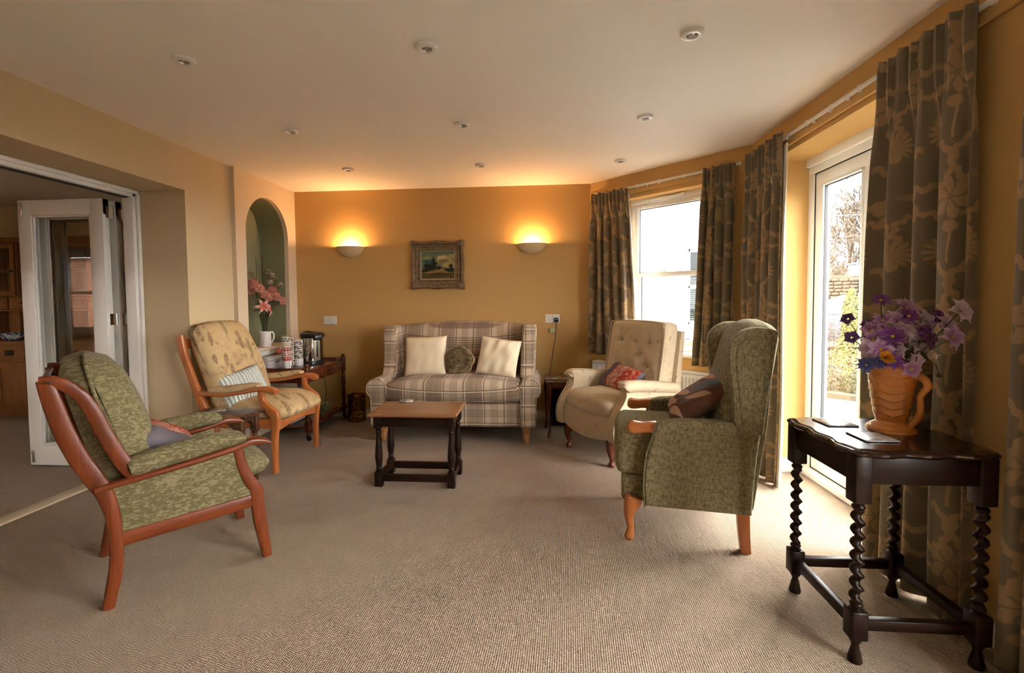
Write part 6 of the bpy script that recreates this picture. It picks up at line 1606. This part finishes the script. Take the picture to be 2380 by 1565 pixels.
# curtains at the dining window (seen mirrored in the folding door)
curtain('curtain', 'pale curtain beside the dining room window seen mirrored in the folding door', (-6.95, 0.66), (-6.66, 0.66), 0.70, 2.12, 4, 0.022, 0, 0, 3, None, Vector((0, -1, 0)))
curtain('curtain', 'brown curtain drawn aside between the two dining room windows', (-5.50, 0.66), (-5.05, 0.66), 0.70, 2.12, 5, 0.024, 0, 0, 4, None, Vector((0, -1, 0)))

# ------------------------------------------------------------------ outside
GZ = -0.16
MAT['tarmac'] = plain('grey_tarmac', (0.055, 0.055, 0.055), 0.95, 0.1, 0.12, 3, 0.5, 300)
MAT['verge'] = plain('gravelly_verge', (0.05, 0.042, 0.028), 0.95, 0.1, 0.4, 25, 0.8, 60)
g = MB().box(-40, 60, -40, 70, GZ-0.3, GZ); struct('ground', g, MAT['tarmac'])
rd = MB().prism([(2.05, 2.0), (3.2, 1.4), (12, 1.0), (30, 4), (30, 14), (6, 16), (3.0, 8.2), (2.05, 5.0)], GZ, GZ+0.01, 'xy'); struct('road', rd, MAT['tarmac'])
v0 = onz(1940, 919, GZ); V0 = v0
vg = MB(); vg.prism([(3.3, 7.4), (4.5, 6.2), (6.2, 5.2), (9.5, 5.0), (10, 9.5), (7.0, 11.2), (4.6, 10.5), (3.5, 9.0)], GZ, GZ+0.08, 'xy')
struct('verge', vg, MAT['verge'])
# white rendered house opposite the bay
HY = 9.0
def make_house():
    rn = Tree('white_render', 0.9, 0.1, (0.72, 0.72, 0.71)); c = rn.coord(); rn.bump(rn.noise(c, 40, 3), 0.2, 0.01)
    t = thing('house', 'white rendered house with blinds in its window, seen through the bay window', 'house', (2.5, HY, GZ))
    q = lambda px, py, y=HY: (lambda p_: (p_.x-2.5, p_.z-GZ))(ony(px, py, y))
    wx0, wz1 = q(1608, 585); _, wz0 = q(1608, 748); wx1 = wx0+0.95; _, zm_ = q(1608, 667)
    pl_ = plate([(-7, 0), (2.05, 0), (2.05, 4.3), (-7, 4.3)], [rect(wx0-0.06, wx1+0.06, wz0-0.06, wz1+0.06)], 0.0, 0.3); pl_.build('wall', rn.m, t, 0)
    sh = MB()
    for q_ in ((-7, 2.05, 5.7, 6, 0, 4.3), (-7, -6.7, 0.3, 5.7, 0, 4.3), (1.75, 2.05, 0.3, 5.7, 0, 4.3), (-7, 2.05, 0.3, 5.7, 0.05, 0.2)): sh.box(*q_)
    sh.build('rear_walls', rn.m, t, 0)
    rf = plain('grey_slate_roof', (0.09, 0.09, 0.10), 0.8); MB().prism([(-0.35, 4.25), (6.4, 4.25), (3.0, 6.6)], -7.3, 2.3, 'yz').build('roof', rf, t, 0)
    fr = MB()
    for a in ((wx0-0.06, wx0, wz0-0.06, wz1+0.06), (wx1, wx1+0.06, wz0-0.06, wz1+0.06), (wx0-0.06, wx1+0.06, wz1, wz1+0.06), (wx0-0.06, wx1+0.06, wz0-0.06, wz0), (wx0-0.06, wx1+0.06, zm_-GZ*0-0.03, zm_+0.03)): fr.bbox(a[0], a[1], 0.08, 0.16, a[2], a[3], 0.006)
    w_ = fr.build('window', MAT['upvc'], t, 30); MB().box(wx0, wx1, 0.11, 0.115, wz0, wz1).build('pane', glassy('far_window_glass', (0.6, 0.65, 0.65), 0.25), w_, 0)
    sl = MB().box(0, 0.95, 0.14, 0.158, 0, 0.010).build('blind_slat', plain('grey_blind_slat', (0.35, 0.36, 0.35), 0.6), w_, 0); sl.location = (wx0, 0, wz0+0.01)
    nsl = int((wz1-wz0-0.45)/0.036)
    for i in range(1, nsl): c_ = sl.copy(); COL.objects.link(c_); c_.location = (wx0, 0, wz0+0.01+0.036*i)
    MB().bbox(wx0-0.12, wx1+0.12, -0.08, 0.06, wz1+0.12, wz1+0.19, 0.01).build('hood_mould', rn.m, t, 30)
    MB().bbox(wx0-0.10, wx1+0.10, -0.07, 0.08, wz0-0.15, wz0-0.09, 0.01).build('sill', rn.m, t, 30)
    MB().bbox(-7, 2.06, -0.03, 0.01, 0, q(1590, 781)[1], 0.01).build('plinth', rn.m, t, 30)
make_house()
def leafy(n, spot, size, seed, name, mat, parent, asp=0.5):
    rr_ = random.Random(seed); mb = MB()
    for k in range(n):
        p_, nn = spot(rr_); s = size*rr_.uniform(0.6, 1.3); a = aim(nn) @ Matrix.Rotation(rr_.uniform(0, 6.28), 4, 'Z')
        vs_ = [(-s*asp, 0, 0), (0, -s, 0.1*s), (s*asp, 0, 0), (0, s, 0.1*s)]
        M_ = Matrix.Translation(p_) @ a; mb.add([M_ @ Vector(v) for v in vs_], [(0, 1, 2, 3)])
    return mb.build(name, mat, parent, 0)
def rnd_dir(r): z = r.uniform(-1, 1); a = r.uniform(0, 2*PI); s = math.sqrt(1-z*z); return Vector((s*math.cos(a), s*math.sin(a), z))
def leaf_m(name, a, b): return plain(name, tuple((x+y)/2 for x, y in zip(a, b)), 0.7, 0.2, 0.45, 7)
# twiggy shrub under the bay window
sp = ony(1497, 745, 6.4)
shb = thing('shrub', 'small twiggy shrub outside the bay window', 'shrub', (sp.x, 6.4, GZ))
tw = MB(); rr = random.Random(3); tips = []
for k in range(16):
    a = rr.uniform(0, 6.28); r_ = rr.uniform(0.1, 0.30); hh = rr.uniform(0.75, 1.16)*(0.86 if r_ > 0.2 else 1); tips.append(Vector((r_*math.cos(a), r_*math.sin(a), hh)))
    tw.tube(cr([(0, 0, 0), (tips[-1].x*0.4, tips[-1].y*0.4, hh*0.6), tuple(tips[-1])], 4), 0.005, 5)
tw.build('branches', MAT['twig'], shb, 60)
def sspot(r): q = r.choice(tips); k = r.uniform(0.6, 1.0); return Vector((q.x*k, q.y*k, q.z*(0.4+0.6*k)))+rnd_dir(r)*0.03, rnd_dir(r)
leafy(420, sspot, 0.016, 5, 'foliage', leaf_m('shrub_leaf', (0.05, 0.08, 0.02), (0.10, 0.12, 0.04)), shb)
# golden conifer on the verge
cp = onz(1975, 886, GZ+0.08); top = 1.42
cf = thing('conifer', 'golden green conical conifer on the verge outside the glass door', 'tree', (cp.x, cp.y, GZ+0.06))
def cspot(r):
    h = r.random()**1.15; rad = 0.36*(1-h)**0.75*(0.75+0.25*math.sin(h*9))+0.02; a = r.uniform(0, 2*PI); q = r.uniform(0.75, 1.05)
    return Vector((rad*q*math.cos(a), rad*q*math.sin(a), 0.04+h*1.42)), Vector((math.cos(a), math.sin(a), 0.5))+rnd_dir(r)*0.6
leafy(5200, cspot, 0.026, 8, 'foliage', leaf_m('golden_conifer_leaf', (0.040, 0.042, 0.010), (0.085, 0.078, 0.020)), cf, 0.35)
MB().tube([(0, 0, 0), (0, 0, 1.2)], [0.03, 0.008], 8).build('trunk', MAT['twig'], cf, 60)
# low bushes either side
for i, (px, py, R_, hh, nm_, ca, cb, lb) in enumerate(((1925, 858, 0.40, 1.02, 'bush', (0.05, 0.035, 0.022), (0.09, 0.062, 0.038), 'brown bare bush beside the golden conifer'), (1922, 903, 0.24, 0.40, 'bush', (0.034, 0.028, 0.016), (0.065, 0.052, 0.03), 'low dry bush at the road edge outside the glass door'), (1994, 912, 0.22, 0.30, 'bush', (0.024, 0.026, 0.009), (0.048, 0.045, 0.017), 'low green bush at the foot of the golden conifer'), (2082, 890, 0.42, 0.8, 'bush', (0.03, 0.033, 0.013), (0.053, 0.05, 0.02), 'rounded bush on the verge behind the big curtain'))):
    q = onz(px, py, GZ+0.08); b_ = thing(nm_, lb, 'bush', (q.x, q.y, GZ+0.06))
    def bsp(r, R_=R_, hh=hh): d = rnd_dir(r); d.z = abs(d.z); k = r.uniform(0.55, 1)**0.5; return Vector((d.x*R_*k, d.y*R_*k, d.z*hh*k+0.02)), d+rnd_dir(r)*0.7
    leafy(1500, bsp, 0.022, 20+i, 'foliage', leaf_m('bush_leaf', ca, cb), b_, 0.3)
    tw = MB(); r2 = random.Random(i)
    for k in range(14): d = rnd_dir(r2); tw.tube([(0, 0, 0), (d.x*R_*0.6, d.y*R_*0.6, abs(d.z)*hh*0.7+0.1), (d.x*R_*0.95, d.y*R_*0.95, abs(d.z)*hh+0.08)], 0.005, 4)
    tw.build('branches', MAT['twig'], b_, 60)
# parked car beyond the verge
def make_car():
    c0 = onz(1975, 822, GZ); d = Vector((c0.x, c0.y, 0)).normalized(); rot = math.atan2(d.y, d.x)-PI/2+math.radians(6)
    t = thing('car', 'dark blue-grey parked hatchback beyond the conifer', 'car', (c0.x+0.9*d.x, c0.y+0.9*d.y, GZ), rot)
    pm = plain('blue_grey_car_paint', (0.022, 0.028, 0.045), 0.25, 0.5, 0.03, metal=0.3); bl = MAT['black_plastic']
    body = cr([(-2.0, 0.30), (-2.02, 0.62), (-1.85, 0.82), (-1.0, 0.92), (0.0, 0.95), (1.2, 0.95), (1.85, 0.92), (2.0, 0.70), (2.0, 0.32)], 5)
    MB().prism(body+[(2.0, 0.28), (-2.0, 0.28)], -0.85, 0.85, 'xz', 0.07, 3).build('body', pm, t, 50)
    cab_ = cr([(-1.05, 0.92), (-0.35, 1.36), (0.2, 1.47), (0.9, 1.46), (1.45, 1.32), (1.85, 0.94)], 5)
    cm = MB().prism(cab_, -0.72, 0.72, 'xz', 0.05, 3); cm.v = [(x, y*(1-0.16*sstep(0.95, 1.47, z)), z) for x, y, z in cm.v]; cm.build('cabin', pm, t, 50)
    gm = plain('tinted_car_glass', (0.10, 0.13, 0.13), 0.08, 0.6, 0.02)
    for sg in (-1, 1):
        for poly in ([(-0.78, 0.97), (-0.28, 1.29), (0.22, 1.37), (0.22, 0.97)], [(0.30, 0.97), (0.30, 1.375), (0.88, 1.36), (1.10, 0.97)], [(1.18, 0.97), (0.98, 1.34), (1.35, 1.25), (1.60, 0.98)]):
            w_ = MB().prism(poly, -0.735, -0.71, 'xz'); w_.v = [(x, (y*(1-0.16*sstep(0.95, 1.47, z)))*-sg, z) for x, y, z in w_.v]; w_.build('side_window', gm, t, 0)
        for x in (-1.25, 1.25):
            MB().lathe([(0.0, -0.09), (0.30, -0.09), (0.32, -0.06), (0.32, 0.06), (0.30, 0.09), (0.0, 0.09)], 26).xform(Matrix.Translation((x, sg*0.80, 0.32)) @ Matrix.Rotation(PI/2, 4, 'X')).build('wheel', bl, t, 50)
        MB().puff((-0.72, sg*0.92, 0.98), (0.14, 0.16, 0.12), 0.04, 4).build('wing_mirror', pm, t, 60)
    MB().prism([(-1.02, 0.96), (-0.40, 1.34), (-0.38, 1.345), (-1.0, 0.965)], -0.60, 0.60, 'xz').build('windscreen', gm, t, 0)
make_car()
# stone boundary wall across the road
def make_stone_wall():
    c0 = Vector((9.75, 14.98, 0)); d = Vector((0.60, -0.80, 0)); rot = math.atan2(d.y, d.x)
    t = thing('stone_wall', 'old rubble stone boundary wall with pillars beyond the parked car', 'wall', (c0.x, c0.y, GZ), rot)
    st = Tree('rubble_stone', 0.9, 0.1); c = st.coord(); n = st.noise(c, 3, 3); v = st.voro(c, 5, 'Color'); st.color(st.mix(n, (0.030, 0.023, 0.016), (0.070, 0.056, 0.042))); st.bump(st.noise(c, 20, 3), 0.6, 0.03)
    MB().box(-5, 5, 0.0, 0.35, 0, 1.95).build('core', plain('dark_mortar', (0.07, 0.055, 0.04), 0.9), t, 0)
    r = random.Random(11); protos = []
    for k in range(6): protos.append(MB().puff((0, 0, 0), (r.uniform(0.16, 0.28), 0.12, 0.098), 0.035, 2, fn=lambda x, y, z: (x*(1+0.15*math.sin(9*z+k)), y, z*(1+0.2*math.sin(7*x+k)))))
    meshes = []
    z = 1.15; first_ = {}
    while z < 1.95:
        x = -1.5+r.uniform(0, 0.2)
        while x < 1.6:
            k = r.randrange(6); wdt = max(p_[0] for p_ in protos[k].v)*2
            if k not in first_: o = protos[k].build('stone', st.m, t, 60); first_[k] = o
            else: o = first_[k].copy(); COL.objects.link(o)
            o.location = (x+wdt/2, -0.02+r.uniform(-0.02, 0.02), z); x += wdt+0.015
        z += 0.108
    for x in (-1.5, -0.2, 1.1): MB().bbox(x, x+0.32, -0.06, 0.4, 1.93, 2.32, 0.03).build('pillar', st.m, t, 30)
    MB().bbox(-5, 5, -0.05, 0.4, 1.93, 2.05, 0.02).build('coping', st.m, t, 30)
make_stone_wall()
# birch and other bare trees
MAT['birch'] = plain('pale_birch_bark', (0.30, 0.27, 0.22), 0.8, 0.1, 0.3, 12)
MAT['bare'] = plain('grey_brown_bark', (0.055, 0.043, 0.033), 0.9, 0.1, 0.2, 6)
def bare_tree(name, label, loc, hh, mat, seed, spread=0.5, r0=0.07, levels=4, droop=0.0, group=None, rmin=0.006):
    t = thing(name, label, 'tree', loc, 0, group); r = random.Random(seed); trunk = MB(); tw_ = MB()
    def grow(p_, d, L, rad, lv, mb):
        n = 4; pts = [p_]; q = p_.copy(); dd = d.copy()
        for k in range(n):
            dd = (dd+rnd_dir(r)*0.18+Vector((0, 0, 0.05-droop*(levels-lv)*0.1))).normalized(); q = q+dd*L/n; pts.append(q.copy())
        mb.tube([tuple(x) for x in pts], [max(rmin, lerp(rad, rad*0.6, k/n)) for k in range(n+1)], 5 if lv > 1 else 3, cap=False)
        if lv <= 0: return
        for k in range(3 if lv > 1 else 4):
            i = r.randint(1, n); nd = (dd*0.7+rnd_dir(r)*spread+Vector((0, 0, 0.15))).normalized(); grow(pts[i], nd, L*r.uniform(0.55, 0.75), rad*0.5, lv-1, tw_)
        grow(pts[-1], dd, L*0.7, rad*0.55, lv-1, mb)
    grow(Vector((0, 0, 0)), Vector((r.uniform(-.1, .1), r.uniform(-.1, .1), 1)).normalized(), hh*0.42, r0, levels, trunk)
    trunk.build('trunk', mat, t, 60); tw_.build('branches', mat, t, 60)
bare_tree('birch_tree', 'pale-barked bare birch tree behind the stone wall', (11.75, 15.26, GZ), 6.2, MAT['birch'], 5, 0.8, 0.11, 5, rmin=0.012)
for i, (px, dist, hh) in enumerate(((1918, 25, 7.2), (1960, 30, 9.4), (1985, 38, 11.6), (2015, 27, 9.2), (2045, 34, 10.2), (1930, 36, 9.6))):
    d = _dir(px, 690); k = dist/math.hypot(d.x, d.y)
    bare_tree('bare_tree', 'leafless grey-brown tree in the distant row beyond the stone wall', (d.x*k, d.y*k, GZ), hh*0.72, MAT['bare'], 30+i, 0.85, 0.16, 5, group='distant bare trees', rmin=0.016)
d = _dir(1990, 690); k = 46.0/math.hypot(d.x, d.y)
ch = thing('cottage', 'low stone cottage half hidden behind the birch tree', 'house', (d.x*k+0.6, d.y*k, GZ), math.radians(-38))
MB().box(-3, 3, 0, 4, 0, 2.4).build('wall', plain('pale_stone_wall', (0.04, 0.032, 0.026), 0.9), ch, 0)
MB().prism([(-0.3, 2.35), (4.3, 2.35), (2.0, 3.6)], -3.3, 3.3, 'yz').build('roof', plain('brown_tile_roof', (0.020, 0.015, 0.012), 0.9), ch, 0)
for x in (-2.0, -0.5, 1.0): MB().bbox(x, x+0.7, -0.03, 0.02, 1.1, 2.0, 0.01).build('window', MAT['upvc'], ch, 30)
bb = _dir(2000, 625); k = 20.5/math.hypot(bb.x, bb.y)
rb = thing('shed', 'narrow blue shed rising behind the stone wall', 'shed', (bb.x*k, bb.y*k, GZ))
MB().bbox(-0.11, 0.11, -0.5, 0.5, 0.0, 2.5, 0.02).build('body', plain('blue_shed_paint', (0.012, 0.028, 0.08), 0.5), rb, 40); MB().bbox(-0.14, 0.14, -0.55, 0.55, 2.5, 2.56, 0.01).build('roof', plain('blue_shed_roof', (0.012, 0.025, 0.07), 0.5), rb, 40)
# brick wall of the neighbouring house outside the dining room windows
bk_ = Tree('orange_brickwork', 0.9, 0.1); c = bk_.coord(); x_, y_, z_ = bk_.xyz(c); bn = bk_.node('ShaderNodeTexBrick'); bk_.put(bn.inputs['Vector'], bk_.vec(x_, z_)); bn.inputs['Color1'].default_value = (0.17, 0.060, 0.026, 1); bn.inputs['Color2'].default_value = (0.125, 0.046, 0.021, 1); bn.inputs['Mortar'].default_value = (0.18, 0.16, 0.13, 1); bn.inputs['Scale'].default_value = 4.6; bn.inputs['Mortar Size'].default_value = 0.02
bk_.color(Sk(bk_, bn.outputs[0]))
nb = thing('brick_building', 'orange brick building outside the dining room windows', 'building', (-6.5, -2.6, GZ))
MB().box(-3.5, 3.0, -0.3, 0.0, 0, 2.35).build('wall', bk_.m, nb, 0); MB().bbox(-3.6, 3.1, -0.4, 0.1, 2.33, 2.42, 0.01).build('coping', MAT['white_plastic'], nb, 30)
# overhead wires
for i, (p0, p1) in enumerate((((1450, 514), (1700, 508)), ((1450, 518), (1700, 509)))):
    a, b = ony(*p0, 8.2), ony(*p1, 8.2); o = MB().tube([tuple(a.lerp(b, k/6)) for k in range(-12, 26)], 0.004, 5).build('overhead_wire', MAT['gasket'], None, 60)
    tag(o, 'thin overhead wire in front of the white house', 'wire', 'wires before the white house')
for i, (p0, p1) in enumerate((((1925, 480), (2015, 464)), ((1930, 497), (2015, 512)))):
    a, b = ony(*p0, 9.5), ony(*p1, 9.5); o = MB().tube([tuple(a.lerp(b, k/4)) for k in range(-3, 24)], 0.005, 5).build('overhead_wire', MAT['gasket'], None, 60)
    tag(o, ('overhead wire rising across the sky in the glass door' if i == 0 else 'overhead wire sagging behind the bare trees in the glass door'), 'wire')
